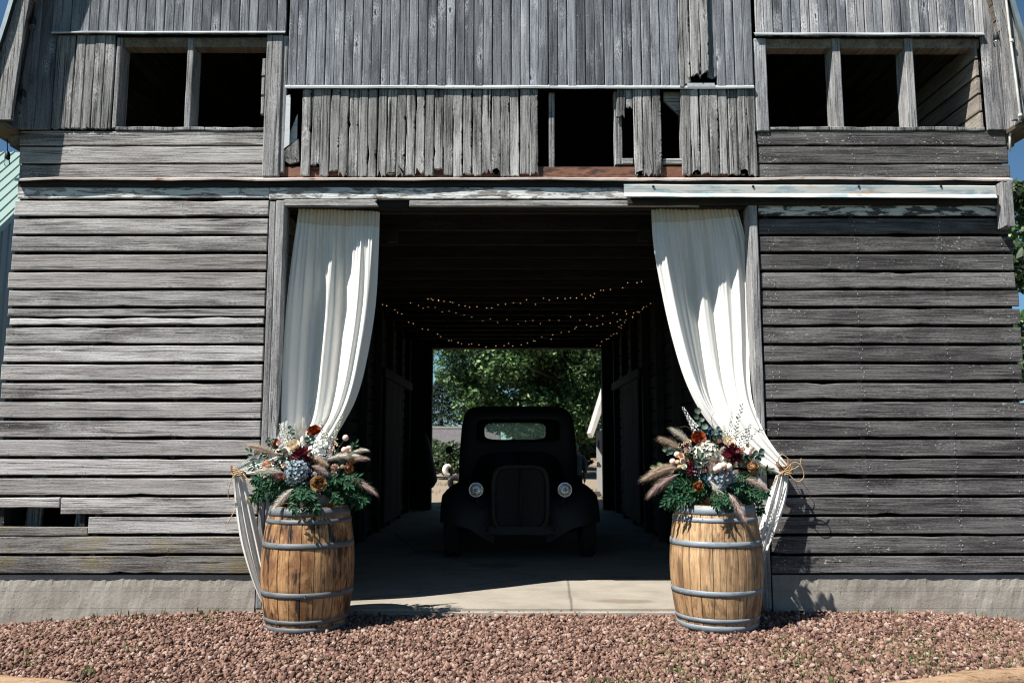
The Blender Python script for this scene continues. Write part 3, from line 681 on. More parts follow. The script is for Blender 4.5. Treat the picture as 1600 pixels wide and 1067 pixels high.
# ------------------------------------------------------------------ curtains
def m_cloth():
    t = NT('sheer_ivory_cloth'); t.b.inputs['Base Color'].default_value = (.72, .715, .69, 1); t.b.inputs['Roughness'].default_value = .85
    t.b.inputs['Specular IOR Level'].default_value = .1
    n = t.noise(t.coords((260, 260, 3), rand=False), 1, 2, .5); t.bump(n, .12, .002)
    tr = t.new('ShaderNodeBsdfTranslucent', {'Color': (.76, .76, .72, 1)})
    mx = t.new('ShaderNodeMixShader', {0: .12, 1: t.b.outputs[0], 2: tr.outputs[0]})
    t.link(mx.outputs[0], t.n['Material Output'].inputs['Surface']); return t.m
M['cloth'] = m_cloth(); M['hem'] = plain('cream_rod_pocket', (.56, .50, .41), .9)
def catmull(pts, n):
    P = [Vector(p) for p in pts]; P = [P[0]*2-P[1]] + P + [P[-1]*2-P[-2]]; out = []
    seg = len(P)-3
    for k in range(n+1):
        u = seg*k/n; i = min(int(u), seg-1); t = u-i; a, b, c, d = P[i:i+4]
        out.append(.5*((2*b)+(c-a)*t+(2*a-5*b+4*c-d)*t*t+(3*b-a-3*c+d)*t**3))
    return out
def sheet(name, Ledge, Redge, prof, parent, nt=110, nu=150, pleats=22, fold_env=None, end_pinch=True, seed=1, ragged=0):
    """cloth between two edge curves given as (px,py,Y); prof: depth profile of the big folds over u"""
    A = [W(*p) for p in Ledge]; B = [W(*p) for p in Redge]; A = catmull(A, nt); B = catmull(B, nt); m_ = MB(); rows = []
    us = [p[0] for p in prof]; ds = [p[1] for p in prof]
    def pf(u):   # smoothed profile
        return sum(np.interp(min(1, max(0, u+k*.012)), us, ds) for k in (-2, -1, 0, 1, 2))/5
    rd = random.Random(seed); ph = [rd.uniform(0, 6.28) for _ in range(6)]
    for i in range(nt+1):
        t = i/nt; row = []
        env = fold_env(t) if fold_env else 1
        topg = math.exp(-t*7.0)
        wid = (B[i]-A[i]).length
        for j in range(nu+1):
            u = j/nu
            uu = u + .03*math.sin(2*math.pi*(u*2+t*.6)+ph[0])*t
            p = A[i].lerp(B[i], u)
            d = pf(uu)*env
            fine = math.sin(2*math.pi*pleats*(u+.012*math.sin(9*u+ph[1]))+ph[2])*(.011*topg+.0008*math.exp(-t*3) + .0012*max(0, t-.7))
            mid = (math.sin(2*math.pi*(9.5*uu+.5*math.sin(5*uu+ph[3]))+ph[4])*.5+math.sin(2*math.pi*(5.2*uu)+ph[5])*.5)*(.018 if name == 'drape' else .003)*min(1, t*4+.3)*min(1, wid/.35)
            row.append((p.x + fine*.5, p.y + d + fine + mid, p.z + (ragged*math.sin(40*u) if i == 0 else 0)))
        rows.append(row)
    m_.grid(rows); o_ = m_.build(name, M['cloth'], parent, smooth=True)
    if name == 'drape':
        hm = MB(); hm.grid([[(p[0], p[1]-.005, p[2]) for p in row] for row in rows[:int(nt*.055)]]); hm.build('rod_pocket', M['hem'], o_, smooth=True)
    return o_
env1 = lambda t: min(1, .12 + t*3.2)*(1 if t < .62 else max(.06, 1-(t-.62)/.33))
cl = empty('curtain', (-1.6, .1, .0), 'ivory drape tied back at the left side of the barn doorway', 'curtain', 'ivory drapes at the barn doorway')
Ll = [(466, 324, .10), (456, 390, .09), (447, 470, .07), (441, 560, .06), (439, 630, .03), (437, 672, -.03), (418, 696, -.10), (392, 712, -.13), (366, 731, -.14)]
Lr = [(592, 331, .10), (590, 395, .10), (586, 465, .10), (577, 530, .08), (562, 600, .06), (541, 650, .02), (505, 700, -.04), (440, 730, -.10), (377, 742, -.14)]
sheet('drape', Ll, Lr, [(0, .0), (.30, .22), (.36, .24), (.41, .12), (.46, .13), (.58, .24), (.66, .17), (.74, .05), (.80, .0), (.85, .05), (.92, .0), (1, .05)], cl, fold_env=env1, seed=3)
Tl = [(365, 739, -.14), (366, 765, -.15), (369, 800, -.16), (376, 845, -.16), (388, 888, -.15), (402, 926, -.13), (412, 945, -.12)]
Tr = [(381, 739, -.13), (387, 765, -.11), (396, 800, -.10), (406, 842, -.09), (414, 885, -.09), (419, 915, -.09), (421, 945, -.1)]
sheet('drape_tail', Tl, Tr, [(0, 0), (.15, -.02), (.3, .03), (.45, -.03), (.6, .035), (.8, -.015), (1, .03)], cl, nt=60, nu=60, pleats=7, fold_env=lambda t: .5+t*.8, seed=5)
cr = empty('curtain', (1.6, .1, .0), 'ivory drape tied back at the right side of the barn doorway', 'curtain', 'ivory drapes at the barn doorway')
Rl = [(1017, 328, .10), (1022, 385, .09), (1034, 450, .09), (1051, 525, .08), (1073, 595, .05), (1102, 650, .0), (1146, 700, -.07), (1190, 728, -.12), (1219, 742, -.14)]
Rr = [(1150, 319, .10), (1166, 372, .10), (1173, 440, .09), (1175, 510, .07), (1175, 575, .02), (1180, 625, -.06), (1196, 672, -.11), (1215, 705, -.14), (1233, 728, -.14)]
sheet('drape', Rl, Rr, [(0, .05), (.09, .0), (.15, .04), (.38, .23), (.44, .22), (.50, .12), (.60, .19), (.70, .08), (.82, .10), (.90, .05), (1, .08)], cr, fold_env=env1, seed=8)
Ul = [(1213, 742, -.13), (1202, 775, -.12), (1190, 815, -.11), (1180, 850, -.10), (1178, 880, -.10), (1180, 905, -.10)]
Ur = [(1233, 739, -.14), (1231, 770, -.15), (1222, 805, -.16), (1209, 840, -.15), (1196, 872, -.13), (1186, 905, -.12)]
sheet('drape_tail', Ul, Ur, [(0, .02), (.2, -.02), (.35, .02), (.5, -.02), (.7, .02), (.85, -.02), (1, .02)], cr, nt=60, nu=60, pleats=7, fold_env=lambda t: .5+t*.6, seed=6)
# rope ties with iron hooks
def tie(cx, cy, s, label, hook):
    c = W(cx, cy, -.15); t = empty('twine_tie', c, label, 'twine')
    m_ = MB()
    for k in range(4):
        m_.tube([c + Vector((.052*math.cos(a)*s, .035*math.sin(a), .016*math.sin(a+.5+k*.5) + (k-1.5)*.008)) for a in np.linspace(0, 2*math.pi, 17)], .0045, 6)
    m_.build('wrap', M['twine'], t, smooth=True)
    def strand(pts, nm, y=-.03):
        MB().tube(catmull([W(px, py, -.15+y+dy) for px, py, dy in pts], 18), .0038, 6).build(nm, M['twine'], t, smooth=True)
    if s > 0:   # right bow
        strand([(1226, 735, 0), (1240, 722, -.02), (1252, 728, -.03), (1256, 745, -.02), (1245, 752, -.01), (1230, 738, 0)], 'bow_loop')
        strand([(1228, 735, 0), (1216, 722, -.02), (1222, 710, -.03), (1236, 722, -.02), (1232, 735, 0)], 'bow_loop')
        strand([(1226, 736, 0), (1214, 745, -.02), (1207, 758, -.03), (1202, 768, -.02)], 'loose_end')
        strand([(1230, 736, 0), (1248, 728, -.02), (1252, 716, -.03)], 'loose_end')
        MB().tube(catmull([W(1248, 745, -.05), W(1258, 760, -.04), W(1266, 772, -.035), (W(1262, 782, -.035)), W(1250, 770, -.035), W(1243, 752, -.05)], 16), .0022, 5).build('thin_cord', M['iron'], t)
    else:
        strand([(372, 738, 0), (362, 748, -.02), (357, 766, -.02), (358, 778, -.01), (368, 777, 0)], 'bow_loop')
        strand([(380, 740, 0), (390, 752, -.02), (400, 764, -.03), (398, 778, -.03), (386, 776, -.02), (392, 786, -.02), (404, 792, -.01)], 'bow_loop')
        strand([(368, 795, .02), (362, 806, 0), (355, 818, 0)], 'loose_end')
    pts = [W(px, py, yy) for px, py, yy in hook]
    h = MB(); n = len(pts); h.tube(catmull(pts, 14), [.012*(1-.6*abs(k/14-.5)) for k in range(15)], 8)
    h = h.build('iron_hook', M['ironrust'], None, smooth=True)
    return h
h1 = tie(373, 737, -1, 'jute twine tied round the left drape with a loose looping end', [(361, 727, -.16), (364, 737, -.17), (372, 742, -.17), (382, 739, -.14), (385, 732, -.02)])
tag(h1, 'rusty curved iron hook holding the left drape', 'hook', 'iron hooks for the drapes')
h2 = tie(1229, 735, 1, 'jute twine tied in a bow round the right drape', [(1218, 716, -.02), (1214, 724, -.15), (1222, 731, -.17), (1231, 728, -.15), (1231, 718, -.1)])
tag(h2, 'rusty curved iron hook holding the right drape', 'hook', 'iron hooks for the drapes')

# ------------------------------------------------------------------ wine barrels
def m_stave(name, base, stain, amt, dark):
    t = NT(name); t.b.inputs['Roughness'].default_value = .62; t.b.inputs['Specular IOR Level'].default_value = .35
    g = t.noise(t.coords((70, 70, 3.2)), 1, 7, .65, .5); big = t.noise(t.coords((4, 4, 2.2), rand=False), 1, 6, .62, 1.0)
    fine = t.noise(t.coords((30, 30, 14), rand=False), 1, 6, .7)
    col = t.ramp(g, [(.36, [x*.5 for x in base]), (.5, base), (.64, [min(1, x*1.35) for x in base])])
    oi = t.new('ShaderNodeObjectInfo').outputs['Random']
    mr = t.new('ShaderNodeMapRange', {0: oi, 3: .78, 4: 1.15}).outputs[0]
    col = t.mix(1.0, col, t.new('ShaderNodeCombineXYZ', {0: mr, 1: mr, 2: mr}).outputs[0], 'MULTIPLY')
    f = t.math('ADD', t.math('MULTIPLY', big, .75), t.math('MULTIPLY', fine, .25))
    col = t.mix(t.math('MULTIPLY', t.ramp(f, [(.46, 0.0), (.56, 1.0)]), amt), col, stain)
    dk = t.noise(t.coords((16, 16, 1.6)), 1, 5, .7, .3)
    col = t.mix(t.math('MULTIPLY', t.ramp(t.math('ADD', t.math('MULTIPLY', dk, .6), t.math('MULTIPLY', big, .4)), [(.52, 0.0), (.575, 1.0)]), dark), col, (.022, .016, .012))
    # darker lines hugging the hoops
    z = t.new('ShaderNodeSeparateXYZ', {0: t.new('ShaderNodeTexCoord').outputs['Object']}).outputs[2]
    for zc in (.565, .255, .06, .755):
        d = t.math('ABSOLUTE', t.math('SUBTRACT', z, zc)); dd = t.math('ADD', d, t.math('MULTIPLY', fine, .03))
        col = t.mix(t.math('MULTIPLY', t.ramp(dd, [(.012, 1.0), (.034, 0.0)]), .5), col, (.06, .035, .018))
    t.link(col, t.b.inputs['Base Color']); t.bump(g, .5, .003); return t.m
def m_hoop(name, c):
    t = NT(name); t.b.inputs['Roughness'].default_value = .6; t.b.inputs['Metallic'].default_value = .15
    n = t.noise(t.coords((9, 9, 30)), 1, 7, .7, .4)
    t.link(t.ramp(n, [(.3, [x*.45 for x in c]), (.45, c), (.62, [x*1.25 for x in c]), (.72, (.22, .15, .1))]), t.b.inputs['Base Color']); t.bump(n, .25, .003); return t.m
M['hoop'] = m_hoop('galvanised_hoop_steel', (.17, .20, .225)); M['hoopd'] = m_hoop('dull_hoop_steel', (.10, .112, .12))
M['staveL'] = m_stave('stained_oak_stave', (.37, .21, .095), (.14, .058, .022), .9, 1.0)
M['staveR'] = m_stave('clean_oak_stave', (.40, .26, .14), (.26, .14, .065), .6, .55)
def make_barrel(loc, label, ms, mh, rot):
    b = empty('wine_barrel', loc, label, 'barrel', 'oak wine barrels beside the doorway')
    b.rotation_euler[2] = rot
    H = .91; zc = H/2
    r = lambda z: .292 + .056*(1-((z-zc)/zc)**2)
    NS = 26; widths = [random.uniform(.8, 1.25) for _ in range(NS)]; tot = sum(widths); a = 0
    T = Matrix.Translation(loc) @ Matrix.Rotation(rot, 4, 'Z')
    for k in range(NS):
        da = 2*math.pi*widths[k]/tot; m_ = MB(); rows = []
        off = random.uniform(-.0012, .0012)
        for i in range(19):
            z = H*i/18; rr = r(z)+off
            g = .0035/rr
            row = [(rr-.024, a+g*.4), (rr-.004, a+g*.35), (rr, a+g), (rr+.001, a+da*.5), (rr, a+da-g), (rr-.004, a+da-g*.35), (rr-.024, a+da-g*.4)]
            rows.append([T @ Vector((q*math.cos(t), q*math.sin(t), z)) for q, t in row])
        m_.grid(rows)
        n = 7
        m_.f += [tuple(range(n)), tuple((18*n + j) for j in range(n))[::-1]]
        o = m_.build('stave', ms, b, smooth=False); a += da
    for (z0, z1, th) in ((.845, .905, .0045), (.79, .822, .004), (.612, .654, .0045), (.26, .302, .0045), (.07, .103, .004), (.002, .050, .0045)):
        prof = [(r(z0)+.0005, z0), (r(z0)+th, z0+.001), (r((z0+z1)/2)+th+.0005, (z0+z1)/2), (r(z1)+th, z1-.001), (r(z1)+.0005, z1)]
        m_ = MB(); m_.lathe(prof, (0, 0, 0), 56); m_.v = [tuple(T @ Vector(p)) for p in m_.v]
        h = m_.build('hoop', mh, b, smooth=True)
        am = random.choice((3.6, 4.2, 4.9, 5.4)) - rot
        for dzz in (.3, .7):
            zz = z0+(z1-z0)*dzz; rr = r(zz)+th; q = MB(); q.lathe([(0, .003), (.005, .002), (.006, 0)], (0, 0, 0), 8)
            RT = T @ Matrix.Rotation(am, 4, 'Z') @ Matrix.Translation((rr, 0, zz)) @ Matrix.Rotation(R(90), 4, 'Y')
            q.v = [tuple(RT @ Vector(p)) for p in q.v]; q.build('rivet', mh, h)
    m_ = MB(); m_.lathe([(0, .875), (.270, .875), (.274, .868), (.0, .868)], (0, 0, 0), 40); m_.v = [tuple(T @ Vector(p)) for p in m_.v]
    m_.build('barrel_head', M['staveR'], b)
    return b
BL = Vector((-1.563, -.43, -.052)); BR = Vector((1.563, -.43, -.040))
make_barrel(BL, 'dark stained oak wine barrel at the left of the doorway', M['staveL'], M['hoopd'], .4)
make_barrel(BR, 'pale clean oak wine barrel at the right of the doorway', M['staveR'], M['hoop'], 1.1)

# ------------------------------------------------------------------ flower arrangements
def m_petal(name, c0, c1, rough=.6, trans=.25):
    t = NT(name); t.b.inputs['Roughness'].default_value = rough; t.b.inputs['Specular IOR Level'].default_value = .25
    ri = t.new('ShaderNodeNewGeometry').outputs['Random Per Island']; n = t.noise(t.coords(), 130, 3)
    col = t.ramp(t.math('ADD', t.math('MULTIPLY', ri, .7), t.math('MULTIPLY', n, .3)), [(.1, c0), (.85, c1)])
    t.link(col, t.b.inputs['Base Color'])
    tr = t.new('ShaderNodeBsdfTranslucent', {'Color': col}); mx = t.new('ShaderNodeMixShader', {0: trans, 1: t.b.outputs[0], 2: tr.outputs[0]})
    t.link(mx.outputs[0], t.n['Material Output'].inputs['Surface']); return t.m
PM = {
 'rust': m_petal('rust_petals', (.10, .012, .004), (.30, .05, .012)), 'cream': m_petal('cream_petals', (.62, .50, .36), (.82, .74, .60)),
 'blush': m_petal('blush_petals', (.52, .33, .27), (.76, .60, .52)), 'burg': m_petal('burgundy_petals', (.035, .004, .008), (.16, .016, .03)),
 'white': m_petal('white_petals', (.60, .62, .60), (.85, .86, .84)), 'creamw': m_petal('cream_white_petals', (.58, .58, .46), (.84, .84, .74)),
 'blue': m_petal('dusty_blue_petals', (.09, .14, .20), (.42, .50, .54)), 'dblue': m_petal('deep_blue_petals', (.012, .06, .13), (.05, .17, .28)),
 'pink': m_petal('dusty_pink_petals', (.30, .10, .09), (.55, .29, .25)), 'gold': m_petal('golden_brown_petals', (.20, .09, .03), (.52, .32, .16)),
 'copper': m_petal('copper_petals', (.22, .07, .02), (.48, .20, .07)), 'peach': m_petal('peach_petals', (.55, .28, .16), (.80, .58, .42)),
}
M['pl_cream'] = m_island('cream_plume', [(0, (.55, .50, .42)), (1, (.85, .82, .76))], .8, 0, .2, .35)
M['pl_tan'] = m_island('tan_plume', [(0, (.38, .28, .20)), (1, (.68, .56, .45))], .8, 0, .2, .35)
M['pl_pink'] = m_island('pinkish_brown_plume', [(0, (.34, .24, .21)), (1, (.62, .49, .45))], .8, 0, .2, .35)
M['grn'] = m_island('glossy_green_leaves', [(0, (.006, .034, .014)), (.5, (.012, .066, .028)), (1, (.03, .105, .042))], .55, 0, .25, .2)
M['olive'] = m_island('olive_green_leaves', [(0, (.04, .06, .02)), (1, (.12, .15, .06))], .5, 0, .4, .2)
M['euca'] = m_island('grey_green_eucalyptus', [(0, (.035, .06, .045)), (1, (.09, .13, .10))], .55, 0, .35, .15)
M['twig'] = plain('brown_twig', (.10, .06, .035), .85)
M['stem'] = plain('green_stem', (.05, .09, .03), .7)
M['ball'] = plain('blush_globe_buds', (.66, .50, .43), .9, var=.15, nscale=160, bump=.8)
M['ballg'] = plain('tan_globe_buds', (.50, .34, .20), .9, var=.15, nscale=160, bump=.8)
M['vaseL'] = plain('grey_ceramic_bowl', (.27, .27, .27), .55); M['vaseR'] = plain('tan_ceramic_bowl', (.42, .33, .24), .55)
def frame_to(n, up=Vector((0, 0, 1)), roll=0):
    n = n.normalized(); x = up.cross(n)
    if x.length < 1e-4: x = Vector((1, 0, 0))
    x.normalize(); y = n.cross(x); m3 = Matrix((x, y, n)).transposed().to_4x4(); return m3 @ Matrix.Rotation(roll, 4, 'Z')
def petal(m_, T, L, Wd, cup, base=.12, tip=0.0, n=3, wave=0):
    """petal from the origin along +x, curling up +z"""
    rows = []
    for i in range(n+1):
        t = i/n; w = Wd*(base + (1-base)*math.sin(math.pi*min(1, t*.62+.06)))*(1 if t < 1 else (1-tip)); ang = cup*t
        x = L*(math.sin(ang)/cup if abs(cup) > 1e-3 else t); z = L*((1-math.cos(ang))/cup if abs(cup) > 1e-3 else 0)
        wv = random.uniform(-wave, wave)*Wd
        rows.append([T @ Vector((x, -w*.5, z+.12*w+wv)), T @ Vector((x*1.03, 0, z-.04*w)), T @ Vector((x, w*.5, z+.12*w-wv))])
    m_.grid(rows)
def flower(kind, r):
    m_ = MB()
    I = Matrix.Identity(4)
    if kind == 'rose':
        for k, (nn, el, L, wd, cup, off) in enumerate(((6, .15, 1.0, .95, 1.0, .05), (6, .45, .92, .85, 1.1, .08), (5, .8, .8, .75, 1.1, .1), (5, 1.1, .66, .6, 1.0, .08), (4, 1.35, .55, .45, .7, .05))):
            for i in range(nn):
                a = 2*math.pi*(i+.5*(k % 2))/nn + random.uniform(-.15, .15)
                T = Matrix.Rotation(a, 4, 'Z') @ Matrix.Translation((off*r, 0, .02*r*k)) @ Matrix.Rotation(-el, 4, 'Y')
                petal(m_, T, L*r, wd*r, cup*.8, base=.35, wave=.06, n=4)
    elif kind == 'dahlia':
        for k in range(8):
            nn = (14, 14, 13, 12, 11, 9, 7, 4)[k]; el = -.1 + k*.2
            for i in range(nn):
                a = 2*math.pi*(i+.5*(k % 2))/nn + random.uniform(-.08, .08)
                T = Matrix.Rotation(a, 4, 'Z') @ Matrix.Translation((.06*r, 0, .05*r*k)) @ Matrix.Rotation(-el, 4, 'Y')
                petal(m_, T, r*(1.0-.075*k)*random.uniform(.92, 1.06), r*.26, .5, base=.5, tip=.65)
    elif kind == 'hydrangea':
        N = 96
        for k in range(N):
            z = 1-1.35*(k+.5)/N; a = k*2.39996; s = math.sqrt(max(0, 1-z*z)); d = Vector((s*math.cos(a), s*math.sin(a), z))
            T = Matrix.Translation(d*r*random.uniform(.70, 1.05)) @ frame_to(d + Vector([random.uniform(-.55, .55) for _ in range(3)]), roll=random.uniform(0, 1.6))
            for q in range(4): petal(m_, T @ Matrix.Rotation(q*math.pi/2, 4, 'Z') @ Matrix.Rotation(-.15, 4, 'Y'), r*.165, r*.16, .3, base=.4, n=2)
    elif kind == 'protea':
        for k in range(6):
            nn = (9, 9, 8, 7, 6, 4)[k]; el = .45 + k*.18
            for i in range(nn):
                a = 2*math.pi*(i+.5*(k % 2))/nn
                T = Matrix.Rotation(a, 4, 'Z') @ Matrix.Translation((.10*r, 0, -.3*r+.06*r*k)) @ Matrix.Rotation(-el, 4, 'Y')
                petal(m_, T, r*(1.15-.04*k), r*.42, .9, base=.5, tip=.5)
    elif kind == 'cluster':
        for k in range(26):
            d = Vector([random.gauss(0, .5) for _ in range(3)])*r; d.x *= 1.5
            T = Matrix.Translation(d) @ frame_to(Vector([random.uniform(-1, 1), random.uniform(-1, 1), random.uniform(.2, 1)]), roll=random.uniform(0, 3))
            for q in range(5): petal(m_, T @ Matrix.Rotation(q*1.2566, 4, 'Z') @ Matrix.Rotation(-.35, 4, 'Y'), r*.24, r*.2, .4, n=2)
    return m_
def flower_obj(name, kind, mat, P, n, r, parent, label=None):
    m_ = flower(kind, r); T = Matrix.Translation(P) @ frame_to(n, roll=random.uniform(0, 6)); m_.v = [tuple(T @ Vector(p)) for p in m_.v]
    return m_.build(name, PM[mat], parent, smooth=False, label=label)
def ball_obj(P, r, mat, parent, stem_to):
    m_ = MB(); T = ICO; 
    prof = [(r*math.sin(math.pi*i/10), -r*math.cos(math.pi*i/10)) for i in range(11)]
    m_.lathe(prof, (0, 0, 0), 14)
    m_.v = [tuple(P + Vector(v)*(1+.05*mnoise.noise(Vector(v)*220))) for v in m_.v]
    o = m_.build('globe_bud', mat, parent, smooth=True)
    MB().tube([P, (P+stem_to)*.5 + Vector((0, 0, .01)), stem_to], .0014, 4).build('bud_stem', M['stem'], o); return o
def plume_obj(a, b, mat, parent, wid=.028, n=560, sag=.12):
    """feathery grass head from its base a to its tip b"""
    d = b-a; L = d.length; ax = d.normalized(); mid = (a+b)*.5 + Vector((0, 0, L*sag)); V = []; F = []
    def sp_(t): return a*(1-t)**2 + mid*2*t*(1-t) + b*t*t
    m_ = MB(); m_.tube([sp_(k/8) for k in range(9)], [.0016]*9, 4)
    V = list(m_.v); F = [f for f in m_.f if len(f) == 4]
    for _ in range(n):
        t = random.random()**.85*.93; p = sp_(t); tg = (sp_(min(1, t+.05))-p).normalized()
        env = 1.1*wid*(math.sin(math.pi*min(1, t*.85+.12)))**.8*random.choice((random.uniform(.3, .9), random.uniform(.8, 1.7)))
        ang = random.uniform(0, 6.28); o1 = tg.orthogonal().normalized(); o2 = tg.cross(o1); rad = o1*math.cos(ang)+o2*math.sin(ang)
        ln = random.uniform(.035, .085)*min(1.3, L/.22)
        q = p + tg*ln*.5 + rad*env*.6; e = p + tg*ln*random.uniform(.8, 1.2) + rad*env + Vector((0, 0, -.007))
        w = rad.cross(tg)*.0008; n0 = len(V)
        V += [p-w, p+w, q+w, q-w, e, e]; F += [(n0, n0+1, n0+2, n0+3), (n0+3, n0+2, n0+4, n0+5)]
    me = MB(); me.v = [tuple(v) for v in V]; me.f = F
    me.f = [f if len(f) != 4 or me.v[f[2]] != me.v[f[3]] else f[:3] for f in me.f]
    return me.build('plume', mat, parent)
def sprig_obj(pts, mat, parent, nleaf=16, ll=.035, lw=.014, name='leaf_sprig', round_=False, up=.2, stem='stem', start=.12):
    P = catmull(pts, 24); m_ = MB(); m_.tube(P, [.0022*(1-.7*i/24) for i in range(25)], 4)
    st = m_.build(name, M[stem], parent)
    lf = MB()
    for k in range(nleaf):
        t = start + (1-start)*(k+.5)/nleaf; i = min(23, int(t*24)); p = P[i].lerp(P[i+1], t*24-i); tg = (P[i+1]-P[i]).normalized()
        side = 1 if k % 2 else -1
        lat = tg.cross(Vector((0, -1, .3))).normalized()
        d = (tg*random.uniform(.5, 1.0) + lat*side*random.uniform(.6, 1.1) + Vector((random.uniform(-.2, .2), random.uniform(-.5, .1), random.uniform(-.25, up)))).normalized()
        if k == nleaf-1: d = tg
        nrm = (Vector((random.uniform(-.5, .5), -1, random.uniform(-.1, .9)))); nrm = (nrm - d*nrm.dot(d)).normalized(); s = nrm.cross(d)
        s_ = random.uniform(.75, 1.15); l = ll*s_; w = lw*s_; c = -nrm*.18*w
        prof = ((0, .08), (.25, .8), (.5, 1.0), (.78, .62), (1, .03)) if not round_ else ((0, .2), (.2, .85), (.5, 1.15), (.82, .8), (1, .15))
        rows = []
        for tt, ww in prof:
            q = p + d*(l*(tt+.08)) - nrm*(.22*l*tt*tt); rows.append([q - s*w*ww*.5 - c, q + c*.6, q + s*w*ww*.5 - c])
        lf.grid(rows)
    lf.build('leaves', mat, st, smooth=True)
    return st
def spike_obj(a, b, mat, parent, r0=.02, n=46):
    d = (b-a); m_ = MB()
    for k in range(n):
        t = (k+.5)/n; p = a.lerp(b, t); rr = r0*(1-.8*t); ang = k*2.4
        o1 = d.orthogonal().normalized(); o2 = d.normalized().cross(o1); rad = o1*math.cos(ang)+o2*math.sin(ang)
        c = p + rad*rr*.8; T = Matrix.Translation(c) @ frame_to(rad + d.normalized()*.3, roll=random.random()*3)
        for q in range(5): petal(m_, T @ Matrix.Rotation(q*1.2566, 4, 'Z') @ Matrix.Rotation(-.5, 4, 'Y'), .011*(1-.6*t)+.002, .010*(1-.6*t)+.002, .5, n=2)
    o = m_.build('flower_spike', mat, parent)
    MB().tube([a, a.lerp(b, .5), b], .0016, 4).build('spike_stem', M['stem'], o); return o
def twig_obj(pts, parent, r=.002):
    return MB().tube(catmull(pts, 20), [r*(1.3-.8*k/20) for k in range(21)], 5).build('twig', M['twig'], parent)

def arrangement(loc, barrel, label, vase, spec, C):
    g = empty('flower_arrangement', loc, label, 'flowers', 'flower arrangements on the barrels')
    m_ = MB(); z0 = barrel.z + .876
    m_.lathe([(.0, 0), (.075, 0), (.115, .03), (.135, .075), (.13, .115), (.122, .118), (.126, .08), (.10, .04), (0, .02)], (barrel.x+.02, barrel.y, z0), 28)
    m_.build('bowl', vase, g, smooth=True)
    bowl = Vector((barrel.x, barrel.y, z0+.11))
    cen = Vector((barrel.x, barrel.y+.02, z0+.20))
    def pt(px, py, dy): return W(px, py, barrel.y + dy)
    for it in spec:
        k = it[0]
        if k in ('rose', 'dahlia', 'hydrangea', 'protea', 'cluster'):
            _, name, mat, px, py, rp, dy, *lb = it; P = pt(px, py, dy); n = (P-cen).normalized() + Vector((0, -1.1, .15)); r = rp*1.04/204
            MB().tube([P - n.normalized()*r*.3, (P+bowl)*.5, bowl], .002, 4).build('flower_stem', M['stem'], flower_obj(name, k, mat, P - n.normalized()*r*.35, n, r, g, lb[0] if lb else None))
        elif k == 'ball': ball_obj(pt(it[1], it[2], it[4]), it[3]/204, M['ballg'] if len(it) > 5 else M['ball'], g, (pt(it[1], it[2], it[4])+bowl)*.5)
        elif k == 'plume': plume_obj(pt(*it[1]), pt(*it[2]), M[it[3]], g, wid=it[4] if len(it) > 4 else .028)
        elif k == 'spike': spike_obj(pt(*it[1]), pt(*it[2]), PM[it[3]], g, r0=it[4])
        elif k == 'twig': twig_obj([pt(*q) for q in it[1]], g)
        elif k == 'sprig': sprig_obj([pt(*q) for q in it[1]], M[it[2]], g, **it[3])
    # trailing greenery
    for (px, py, ln, dr, dy, mt) in C:
        a0 = bowl + Vector((random.uniform(-.05, .05), random.uniform(-.06, .02), random.uniform(0, .05))); e = pt(px, py, dy)
        mid = a0.lerp(e, .5) + Vector((0, -.03, dr))
        sprig_obj([a0, mid, e + Vector((0, 0, .25*dr)), e - Vector((0, 0, .02))], M[mt], g, nleaf=ln, ll=random.uniform(.038, .056), lw=random.uniform(.016, .023), up=.0)
    # short filler leaves between the flowers
    xs0, xs1 = min(c[0] for c in C), max(c[0] for c in C)
    for _ in range(26):
        px = random.uniform(xs0+25, xs1-25); py = random.uniform(700, 765); e = pt(px, py, random.uniform(-.2, .05))
        sprig_obj([bowl, bowl.lerp(e, .5)+Vector((0, 0, .02)), e, e+(e-cen)*.15], M[random.choice(('grn', 'grn', 'euca', 'olive'))], g, nleaf=9, ll=.036, lw=.018, start=.45)
    # small filler: tiny pale blossoms and bronze bits between the big blooms
    for k in range(46):
        px = random.uniform(xs0+20, xs1-20); py = random.uniform(690, 762) ; e = pt(px, py, random.uniform(-.2, -.02)); n = (e-cen).normalized() + Vector((0, -1, .2))
        flower_obj('small_blossom', random.choice(('cluster', 'protea', 'rose')), random.choice(('blush', 'blush', 'cream', 'cream', 'creamw', 'creamw', 'gold', 'burg', 'peach', 'pink', 'blue', 'white')), e, n, random.uniform(.016, .028), g)
    return g
